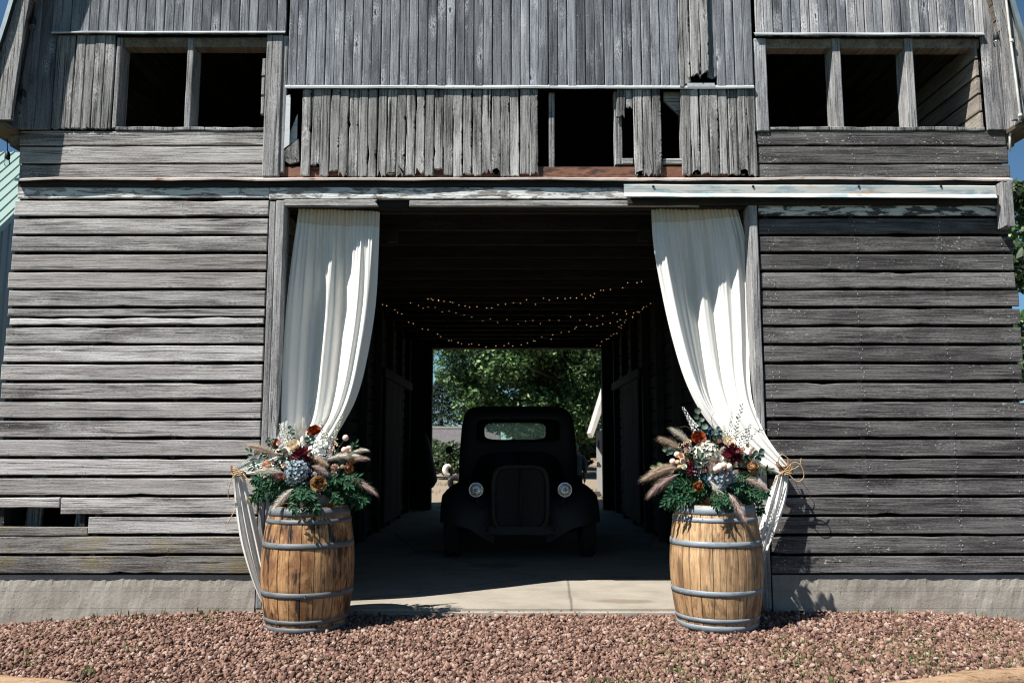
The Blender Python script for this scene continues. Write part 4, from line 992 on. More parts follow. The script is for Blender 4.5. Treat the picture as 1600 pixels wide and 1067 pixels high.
SL = [
 ('spike', (452, 705, -.02), (437, 662, -.02), 'white', .022), ('spike', (452, 702, -.06), (447, 672, -.06), 'creamw', .028), ('spike', (463, 706, -.08), (452, 679, -.08), 'white', .03),
 ('spike', (512, 700, -.02), (527, 660, -.02), 'white', .018), ('spike', (505, 695, -.04), (514, 664, -.04), 'creamw', .018), ('spike', (519, 692, .02), (536, 646, .02), 'creamw', .009),
 ('rose', 'rust_rose', 'rust', 430, 692, 8, -.03), ('rose', 'rust_rose', 'rust', 491, 673, 11, -.05), ('rose', 'rust_rose', 'rust', 518, 696, 5, -.03),
 ('rose', 'cream_rose', 'cream', 458.5, 697, 12, -.13), ('dahlia', 'burgundy_dahlia', 'burg', 471, 711, 17, -.17), ('hydrangea', 'white_hydrangea', 'white', 503, 703, 18, -.12),
 ('hydrangea', 'blue_hydrangea', 'blue', 462, 735, 20, -.22), ('protea', 'peach_protea', 'peach', 417, 726, 10, -.12), ('protea', 'pink_protea', 'pink', 434.5, 744, 10, -.18),
 ('rose', 'golden_peony', 'gold', 497.5, 755, 13, -.25), ('cluster', 'deep_blue_blossom', 'dblue', 510, 741, 11, -.18), ('cluster', 'deep_blue_blossom', 'dblue', 493, 746, 7, -.2), ('cluster', 'deep_blue_blossom', 'dblue', 492, 687, 7, -.04),
 ('protea', 'blush_bud', 'blush', 523, 731, 8, -.2), ('rose', 'peach_rose', 'copper', 545, 732, 8, -.13), ('rose', 'peach_rose', 'gold', 549, 718, 8, -.10), ('rose', 'copper_rose', 'copper', 497, 718, 9, -.14), ('dahlia', 'burgundy_dahlia', 'burg', 486, 741, 10, -.17),
 ('ball', 402, 706, 5, -.05), ('ball', 540, 684, 5, -.03), ('ball', 435, 706, 5, -.12), ('ball', 445, 703, 5, -.13), ('ball', 447, 711, 4, -.14), ('ball', 538, 703, 5, -.1), ('ball', 545, 701, 5, -.1), ('ball', 438, 712, 4, -.14),
 ('plume', (440, 716, -.10), (393, 697, -.08), 'pl_tan', .03), ('plume', (476, 702, -.06), (474, 660, -.02), 'pl_cream', .03), ('plume', (508, 720, -.14), (554, 712, -.16), 'pl_cream', .03),
 ('plume', (541, 745, -.15), (583, 768, -.17), 'pl_pink', .028), ('plume', (462, 762, -.22), (431, 790, -.30), 'pl_cream', .03), ('plume', (444, 739, -.2), (404, 736, -.2), 'pl_cream', .03),
 ('plume', (548, 708, -.08), (572, 703, -.08), 'pl_cream', .018), ('plume', (484, 714, -.18), (509, 724, -.22), 'pl_tan', .028), ('plume', (487, 728, -.22), (509, 738, -.26), 'pl_pink', .03),
 ('plume', (548, 722, -.08), (572, 716, -.1), 'pl_pink', .02), ('plume', (462, 775, -.28), (457, 812, -.25), 'pl_pink', .022), ('plume', (470, 700, -.02), (462, 668, 0), 'pl_cream', .02),
 ('twig', [(480, 700, -.02), (480, 668, -.02), (487, 655, -.04), (484, 642, -.02), (490, 634, 0), (494, 636, .01)]), ('twig', [(514, 695, 0), (504, 672, 0), (503, 662, .02)]), 
 ('sprig', [(505, 700, 0), (520, 680, 0), (535, 646, 0)], 'euca', dict(nleaf=14, ll=.014, lw=.009, up=.3, stem='twig')),
 ('sprig', [(500, 700, -.02), (503, 680, -.02), (503, 660, -.02)], 'euca', dict(nleaf=12, ll=.018, lw=.010, up=.3)),
 ('sprig', [(460, 700, -.06), (455, 685, -.06), (453, 670, -.05)], 'euca', dict(nleaf=7, ll=.038, lw=.034, round_=True)),
 ('sprig', [(478, 705, -.05), (484, 692, -.06), (483, 680, -.05)], 'euca', dict(nleaf=7, ll=.042, lw=.036, round_=True)),
 ('sprig', [(440, 710, -.05), (428, 698, -.04), (422, 688, -.03)], 'euca', dict(nleaf=8, ll=.042, lw=.034, round_=True)),
 ('sprig', [(450, 722, -.14), (442, 718, -.14), (438, 715, -.14)], 'euca', dict(nleaf=5, ll=.036, lw=.032, round_=True)),
 ('sprig', [(430, 740, -.08), (408, 722, -.08), (388, 704, -.06)], 'grn', dict(nleaf=11, ll=.05, lw=.022)),
 ('sprig', [(430, 745, -.1), (410, 735, -.1), (390, 728, -.1)], 'grn', dict(nleaf=10, ll=.05, lw=.022)),
 ('sprig', [(530, 720, -.05), (548, 705, -.05), (556, 692, -.05)], 'grn', dict(nleaf=10, ll=.042, lw=.02)),
 ('sprig', [(440, 690, 0), (432, 668, .02), (428, 650, .02)], 'olive', dict(nleaf=20, ll=.010, lw=.008, up=.4, stem='twig')),
 ('sprig', [(450, 690, 0), (444, 668, .02), (447, 654, .02)], 'olive', dict(nleaf=20, ll=.010, lw=.008, up=.4, stem='twig')),
]
CLs = []
for _ in range(26): CLs.append((random.uniform(393, 445), random.uniform(745, 780), random.randint(16, 24), random.uniform(.0, .07), random.uniform(-.22, .02), 'grn'))
for _ in range(14): CLs.append((random.uniform(455, 500), random.uniform(772, 795), random.randint(14, 20), random.uniform(.02, .07), random.uniform(-.40, -.28), 'grn'))
for _ in range(26): CLs.append((random.uniform(515, 572), random.uniform(742, 790), random.randint(16, 24), random.uniform(.02, .08), random.uniform(-.25, .02), 'grn'))
arrangement((BL.x, BL.y, BL.z+.876), BL, 'large mixed flower arrangement with a pale blue hydrangea and cream plumes on the dark barrel', M['vaseL'], SL, CLs)
SR = [
 ('spike', (1093, 684, -.02), (1067, 636, -.02), 'white', .026), ('spike', (1086, 668, 0), (1075, 650, 0), 'white', .026), ('spike', (1138, 690, .0), (1144, 641, .0), 'white', .02), ('spike', (1135, 690, -.03), (1131, 665, -.03), 'creamw', .024), ('spike', (1165, 694, .0), (1172, 662, 0), 'white', .016),
 ('cluster', 'blue_poppy', 'dblue', 1109, 671, 6, -.04), ('cluster', 'blue_poppy', 'dblue', 1125, 677, 5, -.04),
 ('rose', 'rust_rose', 'rust', 1091.5, 684, 12, -.1), ('hydrangea', 'cream_hydrangea', 'creamw', 1103.5, 705, 19, -.14), ('rose', 'cream_rose', 'cream', 1139, 691, 12, -.08),
 ('dahlia', 'burgundy_dahlia', 'burg', 1146, 707, 17, -.15), ('hydrangea', 'blue_hydrangea', 'blue', 1128, 745, 21, -.24), ('dahlia', 'burgundy_dahlia', 'burg', 1083, 732, 12, -.15),
 ('rose', 'blush_peony', 'blush', 1118, 726, 15, -.17), ('rose', 'white_rose', 'white', 1123, 717, 8, -.16), ('protea', 'golden_protea', 'gold', 1176, 731, 13, -.12), ('protea', 'copper_protea', 'copper', 1091, 760, 10, -.24), ('cluster', 'deep_blue_blossom', 'blue', 1091, 737, 6, -.2), ('cluster', 'deep_blue_blossom', 'dblue', 1101, 750, 6, -.22),
 ('ball', 1058, 710, 5, -.1), ('ball', 1066, 716, 5, -.1, 1), ('ball', 1051, 721, 5, -.1), ('ball', 1067, 721, 5, -.12), ('ball', 1059, 722, 4, -.12, 1), ('ball', 1062, 729, 4, -.12, 1), ('ball', 1139, 729, 5.5, -.32), ('ball', 1131, 727, 5, -.32), ('ball', 1125, 728, 5, -.3), ('ball', 1119, 733, 5, -.3), ('ball', 1129, 744, 5.5, -.25), ('ball', 1124, 731, 5, -.31),
 ('plume', (1066, 704, -.05), (1034, 686, -.03), 'pl_tan', .035), ('plume', (1082, 698, -.04), (1053, 672, -.02), 'pl_cream', .03), ('plume', (1064, 731, -.12), (1010, 746, -.14), 'pl_tan', .036), ('plume', (1062, 740, -.16), (1018, 770, -.18), 'pl_pink', .034), ('plume', (1058, 727, -.1), (1018, 738, -.1), 'pl_tan', .03),
 ('plume', (1108, 750, -.28), (1130, 780, -.25), 'pl_cream', .028), ('plume', (1138, 770, -.32), (1162, 808, -.40), 'pl_pink', .032), ('plume', (1158, 748, -.2), (1194, 762, -.22), 'pl_pink', .03), ('plume', (1180, 725, -.05), (1208, 733, -.05), 'pl_cream', .022), ('plume', (1120, 716, -.12), (1130, 700, -.12), 'pl_cream', .02),
 ('plume', (1168, 715, -.06), (1177, 700, -.05), 'pl_tan', .02), ('plume', (1110, 745, -.28), (1112, 725, -.28), 'pl_pink', .02),
 ('sprig', [(1102, 690, 0), (1096, 670, 0), (1091, 645, 0)], 'euca', dict(nleaf=8, ll=.05, lw=.044, round_=True)),
 ('sprig', [(1118, 700, -.02), (1120, 685, -.03), (1122, 672, -.02)], 'euca', dict(nleaf=7, ll=.05, lw=.044, round_=True)),
 ('sprig', [(1150, 700, 0), (1150, 670, 0), (1160, 632, 0)], 'euca', dict(nleaf=22, ll=.026, lw=.013, up=.3, stem='twig')),
 ('sprig', [(1155, 705, 0), (1158, 685, 0), (1172, 665, 0)], 'euca', dict(nleaf=14, ll=.022, lw=.012, up=.3, stem='twig')),
 ('sprig', [(1165, 700, 0), (1180, 676, 0), (1197, 670, 0)], 'euca', dict(nleaf=10, ll=.016, lw=.009, up=.3, stem='twig')),
 ('sprig', [(1170, 722, -.05), (1180, 714, -.05), (1187, 708, -.05)], 'euca', dict(nleaf=5, ll=.05, lw=.045, round_=True)),
 ('sprig', [(1075, 715, -.06), (1055, 704, -.05), (1043, 702, -.04)], 'euca', dict(nleaf=8, ll=.04, lw=.034, round_=True)),
 ('sprig', [(1060, 735, -.05), (1040, 730, -.05), (1022, 729, -.04)], 'olive', dict(nleaf=6, ll=.044, lw=.03, round_=True)),
 ('sprig', [(1100, 735, -.2), (1097, 722, -.2), (1094, 712, -.2)], 'euca', dict(nleaf=5, ll=.06, lw=.035)),
 ('sprig', [(1160, 740, -.1), (1185, 738, -.1), (1205, 733, -.1)], 'grn', dict(nleaf=9, ll=.045, lw=.02)),
 ('twig', [(1120, 690, -.02), (1114, 666, -.02), (1112, 652, -.03), (1118, 641, -.01)]), ('twig', [(1090, 690, 0), (1076, 668, -.02), (1062, 667, -.02)]), ('twig', [(1146, 690, 0), (1155, 676, -.02), (1172, 668, -.03), (1185, 673, 0), (1194, 678, .02)]),
]
CRs = []
for _ in range(34): CRs.append((random.uniform(1036, 1092), random.uniform(752, 790), random.randint(16, 24), random.uniform(.0, .08), random.uniform(-.28, .0), 'grn'))
for _ in range(8): CRs.append((random.uniform(1112, 1145), random.uniform(775, 795), random.randint(12, 18), random.uniform(.02, .07), random.uniform(-.40, -.30), 'grn'))
for _ in range(28): CRs.append((random.uniform(1145, 1194), random.uniform(748, 798), random.randint(16, 24), random.uniform(.02, .08), random.uniform(-.28, .0), 'grn'))
arrangement((BR.x, BR.y, BR.z+.876), BR, 'large mixed flower arrangement with a cream hydrangea and tan plumes on the pale barrel', M['vaseR'], SR, CRs)

# ------------------------------------------------------------------ the old pickup truck in the passage
M['truck'] = plain('faded_black_truck_paint', (.0045, .0055, .006), .7, .0, var=.4, nscale=4)
M['truckd'] = plain('black_underbody', (.006, .006, .006), .8)
M['tyre'] = plain('old_tyre_rubber', (.006, .006, .006), .9)
M['chrome'] = plain('worn_chrome', (.55, .56, .55), .18, 1.0)
M['lens'] = plain('headlight_lens', (.55, .60, .62), .12, .6, var=.5, nscale=60, bump=.5)
def m_glass():
    t = NT('old_window_glass'); tr = t.new('ShaderNodeBsdfTransparent', {'Color': (.93, .95, .94, 1)}); gl = t.new('ShaderNodeBsdfGlossy', {'Roughness': .08, 'Color': (.8, .85, .85, 1)})
    fr = t.new('ShaderNodeFresnel', {'IOR': 1.5}); mx = t.new('ShaderNodeMixShader', {0: fr.outputs[0], 1: tr.outputs[0], 2: gl.outputs[0]})
    t.link(mx.outputs[0], t.n['Material Output'].inputs['Surface']); return t.m
M['glass'] = m_glass()
truck = empty('pickup_truck', (.09, 2.9, 0), 'vintage black pickup truck with rounded fenders parked facing out in the dark passage', 'truck')
TX, TY, TROT = .095, 2.55, R(.55)      # front centre of the grille, slight yaw
TM = Matrix.Translation((TX, TY, 0)) @ Matrix.Rotation(TROT, 4, 'Z')
def tb(m_, name, mat, parent=None, smooth=True, label=None):
    m_.v = [tuple(TM @ Vector(p)) for p in m_.v]; return m_.build(name, M[mat], parent or truck, smooth=smooth, label=label)
def sup(w, h, zc, n=40, e=.35, xc=0):   # superellipse outline
    out = []
    for k in range(n):
        a = 2*math.pi*k/n; c, s = math.cos(a), math.sin(a)
        out.append((xc + w*math.copysign(abs(c)**e, c), zc + h*math.copysign(abs(s)**e, s)))
    return out
# grille shell, surround, bars
def loft(secs, cap=True):
    m_ = MB(); n = len(secs[0][1]); m_.grid([[(x, y, z) for x, z in pts] for y, pts in secs], closed=True)
    if cap: m_.f += [tuple(range(n)), tuple((len(secs)-1)*n+k for k in range(n))[::-1]]
    return m_
go, gi = sup(.335, .375, .715, 44, .42), sup(.275, .325, .72, 44, .42)
m_ = MB(); m_.grid([[(x, .045, z) for x, z in gi], [(x*1.03, .0, .72+(z-.72)*1.03) for x, z in gi], [(x*.99, -.005, z) for x, z in go], [(x, .03, z) for x, z in go], [(x, .16, z) for x, z in go]], closed=True)
tb(m_, 'grille_surround', 'truck')
m_ = loft([(.05, gi), (.07, gi)]); tb(m_, 'radiator', 'truckd', smooth=False)
for k in range(24):
    z = .42 + k*.0258; ww = .27*(1-max(0, abs(z-.72)/.325)**4.5)**.25
    for s in (-1, 1):
        tb(MB().add([(s*.012, .012, z-.005), (s*ww, .034, z-.005), (s*ww, .034, z+.006), (s*.012, .012, z+.006), (s*.012, .03, z-.005), (s*ww, .05, z-.005), (s*ww, .05, z+.006), (s*.012, .03, z+.006)], [(0,1,2,3),(7,6,5,4),(0,4,5,1),(1,5,6,2),(2,6,7,3),(3,7,4,0)]), 'grille_bar', 'truck', smooth=False)
tb(MB().tube([(0, .0, .40), (0, -.004, .72), (0, .0, 1.05)], .011, 8), 'grille_divider', 'truck')
# hood: from the grille shell back to the cowl
def hoodsec(y, w, zt, zb, e=.45):
    pts = []
    for k in range(25):
        a = math.pi*k/24; c, s = math.cos(a), math.sin(a); pts.append((w*math.copysign(abs(c)**e, c), zb + (zt-zb)*abs(s)**.55))
    return y, pts
m_ = MB(); hs = [hoodsec(.05, .33, 1.085, .55), hoodsec(.4, .36, 1.12, .6), hoodsec(.8, .43, 1.16, .62), hoodsec(1.15, .52, 1.20, .62), hoodsec(1.35, .60, 1.23, .62)]
m_.grid([[(x, y, z) for x, z in p] for y, p in hs]); tb(m_, 'hood', 'truck')
tb(MB().tube([(0, .05, 1.09), (0, .8, 1.167), (0, 1.35, 1.235)], .008, 6), 'hood_strip', 'truck')
# cab: rings with a windscreen and rear window hole
def cabsec(w, zt, zb=.45, e=.20, n=44):
    h = (zt-zb)/2; zc = (zt+zb)/2; out = []
    for k in range(n):
        a = 2*math.pi*k/n; c, s = math.cos(a), math.sin(a)
        x = w*math.copysign(abs(c)**(.22 if s > 0 else .1), c); z = zc + h*math.copysign(abs(s)**(.25 if s > 0 else .1), s)
        if z > 1.2: x *= 1-(z-1.2)*.10
        out.append((x, z))
    return out
n = 44
fro = cabsec(.74, 1.73); ws = sup(.55, .155, 1.50, n, .35, 0); bo = cabsec(.77, 1.80); mid = cabsec(.785, 1.84); rw = sup(.455, .125, 1.515, n, .40, -.02)
m_ = MB()
m_.grid([[(x, 1.42+(z-1.34)*.28*(z > 1.34), z) for x, z in ws], [(x, 1.40+(z-1.34)*.30*(z > 1.34), z) for x, z in fro], [(x, 1.50+(z-1.34)*.28*(z > 1.34), z) for x, z in cabsec(.775, 1.785)], [(x, 1.9, z) for x, z in mid], [(x, 2.5, z) for x, z in mid], [(x, 2.78, z) for x, z in bo], [(x, 2.90, z) for x, z in cabsec(.73, 1.74)], [(x, 2.92, z) for x, z in cabsec(.68, 1.68)], [(x, 2.92, z) for x, z in rw]], closed=True)
cab = tb(m_, 'cab', 'truck')
def pane(pts, y, nm, zs=0):
    k = len(pts); q = MB(); q.add([(x, y+(z-1.34)*zs*(z > 1.34), z) for x, z in pts] + [(x, y+.004+(z-1.34)*zs*(z > 1.34), z) for x, z in pts], [tuple(range(k)), tuple(range(2*k-1, k-1, -1))] + [(i, (i+1) % k, (i+1) % k+k, i+k) for i in range(k)])
    return tb(q, nm, 'glass', smooth=False)
pane(sup(.548, .153, 1.50, n, .35, 0), 1.425, 'windshield', .28); pane(sup(.453, .123, 1.515, n, .40, -.02), 2.914, 'rear_window')
m_ = MB(); q = sup(.56, .165, 1.50, n, .35); q2 = sup(.585, .19, 1.50, n, .35)
m_.grid([[(x, 1.392+(z-1.34)*.3*(z > 1.34), z) for x, z in q], [(x, 1.384+(z-1.34)*.3*(z > 1.34), z) for x, z in q2]], closed=True); tb(m_, 'windshield_frame', 'truck')
tb(MB().tube([(-.02, 1.40, 1.36), (-.14, 1.36, 1.36), (-.30, 1.36, 1.365)], .006, 5), 'wiper', 'truckd')
tb(MB().box(-.60, .60, 2.35, 2.70, .6, 1.30), 'seat', 'truckd', smooth=False)
tb(MB().tube([(.26+.17*math.cos(a), 1.86+.06*math.sin(a), 1.20+.15*math.sin(a)) for a in np.linspace(0, 2*math.pi, 21)], .012, 6), 'steering_wheel', 'truckd')
# bed and frame
tb(MB().box(-.70, .70, 3.02, 4.7, .62, .68).box(-.74, -.70, 3.02, 4.7, .62, 1.08).box(.70, .74, 3.02, 4.7, .62, 1.08).box(-.70, .70, 3.02, 3.06, .681, 1.08).box(-.70, .70, 4.66, 4.70, .681, 1.08), 'truck_bed', 'truck', smooth=False)
tb(MB().box(-.42, -.34, .1, 4.6, .38, .52).box(.34, .42, .1, 4.6, .38, .52).box(-.45, .45, .2, 1.3, .42, .60), 'chassis', 'truckd', smooth=False)
tb(MB().tube([(-.72, .62, .33), (-.3, .6, .30), (.3, .6, .30), (.72, .62, .33)], .035, 8), 'front_axle', 'truckd')
tb(MB().grid([[(-.46, .02, .33), (-.2, -.02, .32), (.2, -.02, .32), (.46, .02, .33)], [(-.46, .03, .42), (-.2, -.015, .405), (.2, -.015, .405), (.46, .03, .42)]]), 'front_apron', 'truck')
# fenders
for s, lb in ((-1, 'left'), (1, 'right')):
    m_ = MB(); rows = []
    wy, wz = .62, .36
    for i in range(23):
        th = 0; c, sn = 0, 0
        rr = .50; row = []
        for j in range(13):
            u = j/12; x = .30 + .62*u; a_s = -6+18*u; th = math.radians(a_s + (172-a_s)*i/22); c, sn = math.cos(th), math.sin(th)
            crown = 1 - .30*max(0, (u-.55)/.45)**2.2 - .10*max(0, (.3-u)/.3)**1.5
            ry, rz = (rr+.10)*crown, (rr+.015)*crown
            inner_drop = .10*max(0, (.45-u)/.45) if sn < .3 else 0
            yy = wy - ry*c*(1.0 if c > 0 else 1.25); zz = wz + rz*sn*1.02 - inner_drop*(1 if c > 0 else 0)
            row.append((s*x, yy, max(zz, .12)))
        rows.append(row)
    edge = [(p[0], p[1]*1.0 + (.0), p[2]-.02) for p in [r[-1] for r in rows]]
    m_.grid(rows); tb(m_, 'front_fender', 'truck')
    m_ = MB(); m_.grid([[(s*.90, wy-.5*math.cos(t)*k1, wz+.36*math.sin(t)*k1) for t in np.linspace(-.5, 3.4, 20)] for k1 in (.88, 1.0)]); 
    m_ = MB()   # rear fender
    rows = []
    for i in range(15):
        th = math.radians(-10 + i*200/14); rows.append([(s*(.74+.20*u), 3.85-.46*math.cos(th)*(1-.2*u*u), .36+.44*math.sin(th)*(1-.2*u*u)) for u in (0, .25, .5, .75, 1)])
    m_.grid(rows); tb(m_, 'rear_fender', 'truck')
    tb(MB().box(min(s*.72, s*.95), max(s*.72, s*.95), 1.2, 3.4, .40, .425), 'running_board', 'truck', smooth=False)
    for wyy in (.62, 3.85):
        m_ = MB(); m_.lathe([(.17, -.075), (.25, -.09), (.33, -.085), (.352, -.06), (.358, -.0), (.352, .06), (.33, .085), (.25, .09), (.17, .075)], (s*.80, wyy, .352), 32, 'x'); w = tb(m_, 'wheel', 'tyre')
        m_ = MB(); m_.lathe([(0, s*.075), (.05, s*.075), (.06, s*.05), (.15, s*.04), (.175, s*.072), (.19, s*.07), (.185, 0), (.0, 0)], (s*.80, wyy, .352), 24, 'x'); tb(m_, 'rim', 'truck', w)
    # headlight: bowl, rim and lens on a short stalk
    hx, hy, hz = s*.50, -.02, .815
    m_ = MB(); m_.lathe([(0, .19), (.04, .175), (.072, .11), (.083, .02), (.083, -.012)], (hx, hy, hz), 26, 'y'); hl = tb(m_, 'headlight', 'truck')
    tb(MB().lathe([(.070, -.012), (.076, -.022), (.085, -.017), (.087, .0), (.083, .006)], (hx, hy, hz), 28, 'y'), 'headlight_rim', 'chrome', hl)
    tb(MB().lathe([(0, -.036), (.03, -.034), (.052, -.026), (.072, -.012)], (hx, hy, hz), 26, 'y'), 'headlight_lens', 'lens', hl)
    tb(MB().lathe([(0, -.046), (.014, -.044), (.02, -.036)], (hx, hy, hz), 12, 'y'), 'bulb_cap', 'chrome', hl)
    tb(MB().tube([(hx, .05, hz-.09), (hx*.9, .10, hz-.22)], .018, 8), 'headlight_stalk', 'truckd', hl)
    tb(MB().tube([(s*.34, -.03, .50), (s*.38, -.07, .44), (s*.37, -.05, .36)], .014, 6), 'bumper_bracket', 'truck')
tb(MB().tube([(-.80, 1.45, 1.1), (-.90, 1.40, 1.22)], .008, 5).lathe([(0, -.01), (.05, -.008), (.05, .008), (0, .01)], (-.90, 1.40, 1.25), 16, 'y'), 'wing_mirror', 'truckd')

# ------------------------------------------------------------------ lights inside and out
M['fairy'] = plain('fairy_bulb', (.9, .6, .3), .5, 0, ((1.0, .60, .30), .55))
M['wire'] = plain('thin_dark_wire', (.01, .01, .01), .6)
M['bulbglass'] = m_glass()
bulb_me = None
def fairy(pts, nb, label):
    """a sagging string of tiny lights; points are (x,y,z)"""
    g = empty('fairy_light_string', pts[0], label, 'fairy lights', 'fairy light strings under the joists')
    P = catmull(pts, 60); MB().tube([p + Vector((0, 0, .01*random.random())) for p in P], .0018, 4).build('wire', M['wire'], g)
    global bulb_me
    for k in range(nb):
        t = (k+.5+random.uniform(-.3, .3))/nb*60; i = min(59, int(t)); p = P[i].lerp(P[i+1], t-i) + Vector((random.uniform(-.02, .02), 0, random.uniform(-.05, .02)))
        if bulb_me is None:
            q = MB(); q.add([tuple(v*.0046) for v in ICO], [tuple(int(z) for z in f) for f in ICF]); bulb_me = q.build('bulb', M['fairy'], None).data
            o = bpy.data.objects['bulb']; bpy.data.objects.remove(o)
        o = bpy.data.objects.new('bulb', bulb_me); COL.objects.link(o); o.location = p; put(o, g)
def up_(px, py, Y): return W(px, py, Y)
fairy([up_(596, 468, 3.2), up_(640, 500, 3.2), up_(700, 528, 3.2), up_(735, 536, 3.2), up_(800, 537, 3.2), up_(850, 528, 3.2), up_(905, 512, 3.2), up_(960, 500, 3.2), up_(1012, 478, 3.2)], 46, 'lowest sagging string of tiny warm lights across the passage')
fairy([up_(640, 472, 4.4), up_(680, 482, 4.4), up_(740, 494, 4.4), up_(800, 502, 4.4), up_(860, 500, 4.4), up_(930, 492, 4.4), up_(980, 484, 4.4)], 28, 'middle string of tiny warm lights sagging deepest near the centre')
fairy([up_(668, 462, 2.4), up_(700, 472, 2.4), up_(760, 475, 2.4), up_(830, 470, 2.4), up_(900, 462, 2.4), up_(940, 455, 2.4), up_(1012, 436, 2.4)], 38, 'highest string of tiny warm lights rising towards the right drape')
fairy([up_(930, 542, 5.6), up_(960, 520, 5.4), up_(985, 495, 5.2), up_(1030, 470, 5.0)], 20, 'short steep string of tiny warm lights at the right wall')
# old bare lamp fixtures on the ceiling, barely visible
for px, py, lab in ((614, 374, 'small box fixture under the joists on the left'), (1005, 372, 'small wire cage fixture under the joists on the right')):
    p = W(px, py, .9); tag(MB().box(p.x-.045, p.x+.045, p.y-.04, p.y+.04, p.z-.03, 3.397).build('ceiling_fixture', M['inZ'], None), lab, 'fixture')
# globe string lights along the rakes
def festoon(label, cable, bulbs):
    g = empty('string_light', cable[0], label, 'string lights', 'string lights along the barn rakes')
    MB().tube(catmull(cable, 40), .006, 6).build('cable', M['black'], g, smooth=True)
    for (p, q) in bulbs:
        b = MB(); b.tube([p, (p+q)*.5 + Vector((.01, -.02, .012)), q], .0045, 5); b.lathe([(.013, .016), (.021, .0), (.023, -.05), (.016, -.055)], q, 10); s_ = b.build('socket', M['black'], g, smooth=True)
        MB().lathe([(.013, -.046), (.022, -.065), (.026, -.085), (.020, -.108), (.007, -.120), (0, -.122)], q, 14).build('glass_bulb', M['bulbglass'], s_, smooth=True)
festoon('black cable with clear bulbs on the left rake', [W(58, -25, -.05), W(52, 18, -.05), W(43, 70, -.05), W(32, 130, -.05), W(22, 178, -.05), W(11, 212, .12)],
        [(W(51, 18, -.05), W(52, 30, -.06)), (W(32, 130, -.05), W(36, 143, -.06)), (W(11, 212, .12), W(12, 240, .12))])
festoon('black cable with one clear bulb on the right rake', [W(1553, -25, -.22), W(1558, 10, -.22), W(1566, 45, -.22), W(1572, 90, -.2), W(1577, 130, -.2), W(1584, 175, -.2)],
        [(W(1566, 45, -.22), W(1556, 54, -.2))])
# dark bundle hanging at the left of the rear doorway
m_ = MB(); c = W(670, 700, 9.9); 
prof = [(0, .22), (.06, .20), (.13, .05), (.20, -.25), (.27, -.55), (.30, -.75), (.22, -.88), (.05, -.93), (0, -.93)]
m_.lathe(prof, (c.x-.12, c.y, c.z+.10), 18); m_.tube([(c.x-.12, c.y, c.z+.3), (c.x-.10, c.y+.1, c.z+.75), (c.x-.1, 10.1, c.z+.9)], .015, 6)
tag(m_.build('hanging_sack', M['truckd'], None, smooth=True), 'dark rounded sack hanging at the left of the rear doorway', 'sack')

# ------------------------------------------------------------------ foreground timbers
def log(pts, r, label, name='landscape_log'):
    m_ = MB(); P = catmull(pts, 30); m_.tube(P, [r*(1+.05*math.sin(k*.9)) for k in range(31)], 18)
    m_.v = [tuple(Vector(v) + Vector((0, 0, .006*mnoise.noise(Vector(v)*6)))) for v in m_.v]
    o = m_.build(name, M['logw'], None, smooth=True); return tag(o, label, 'log', 'split logs edging the gravel')
M['logw'] = wood('peeled_log', 'x', (.16, .10, .06), (.27, .17, .10), (.36, .24, .15), crack=.5, knots=.4, vary=.1)
log([(1.5, -2.46, -.05), (2.16, -2.24, -.022), (2.96, -1.98, -.018), (4.3, -1.62, -.03)], .075, 'peeled tan log along the gravel in the right foreground')
log([(-4.6, -1.95, -.03), (-3.6, -2.05, -.02), (-2.9, -2.16, -.02), (-2.52, -2.24, -.024), (-1.6, -2.5, -.06)], .075, 'peeled tan log along the gravel in the left foreground')

# ------------------------------------------------------------------ beyond the barn
def leaf_cloud(name, centers, n, mat, size, parent, flat=1.0, droop=0):
    """centers: (x,y,z,rx,ry,rz) clumps; leaves fill their shells"""
    C = np.array(centers); k = rng.integers(0, len(C), n); c = C[k]
    d = rng.normal(size=(n, 3)); d /= np.linalg.norm(d, axis=1)[:, None]
    r = rng.random(n)**.38
    p = c[:, :3] + d*r[:, None]*c[:, 3:6]
    nrm = d*.5 + rng.normal(size=(n, 3))*.7 + np.array([-.2, -.3, .5]); nrm /= np.linalg.norm(nrm, axis=1)[:, None]
    t = rng.normal(size=(n, 3)); t -= nrm*(t*nrm).sum(1)[:, None]; t /= np.linalg.norm(t, axis=1)[:, None]; b = np.cross(nrm, t)
    s = (size*rng.uniform(.6, 1.3, n))[:, None]
    v = np.stack([p - t*s, p - b*s*.55 + nrm*s*.12, p + t*s, p + b*s*.55 + nrm*s*.12], 1)
    f = np.arange(n*4).reshape(n, 4)
    return np_mesh(name, v.reshape(-1, 3), f, mat, parent)
def tree(x, y, h, rx, crown0, label, mat, nclump=40, nleaf=26000, leaf=.10, name='leafy_tree', cat='tree', ry=None, group=None, seed=0):
    rd = random.Random(seed*7+int(x*10)); g = empty(name, (x, y, -.02), label, cat, group)
    m_ = MB(); tr = .05*h*.55; top = Vector((x+.2, y, h*.75))
    m_.tube([(x, y, -.1), (x+.03, y, h*.2), (x-.05, y+.05, h*.45), top], [tr*1.2, tr, tr*.7, tr*.2], 10)
    cl = []
    ry = ry or rx
    for k in range(nclump):
        u = rd.random(); zz = crown0 + (h-crown0)*rd.random(); e = math.sqrt(max(.05, 1-((zz-(crown0+h)/2)/((h-crown0)/2))**2))
        a = rd.uniform(0, 6.28); q = rd.random()**.5; c = (x+rx*q*e*math.cos(a), y+ry*q*e*math.sin(a), zz); s = rx*rd.uniform(.11, .23)
        cl.append((*c, s*1.15, s*1.15, s*.8))
        if k % 3 == 0: m_.tube([(x, y, max(.3, min(h*.6, zz-.6))), ((x+c[0])/2, (y+c[1])/2, zz-.15), c], [tr*.35, tr*.2, tr*.06], 5)
    m_.build('trunk', M['bark'], g, smooth=True)
    leaf_cloud('crown', cl, nleaf, mat, leaf, g); return g
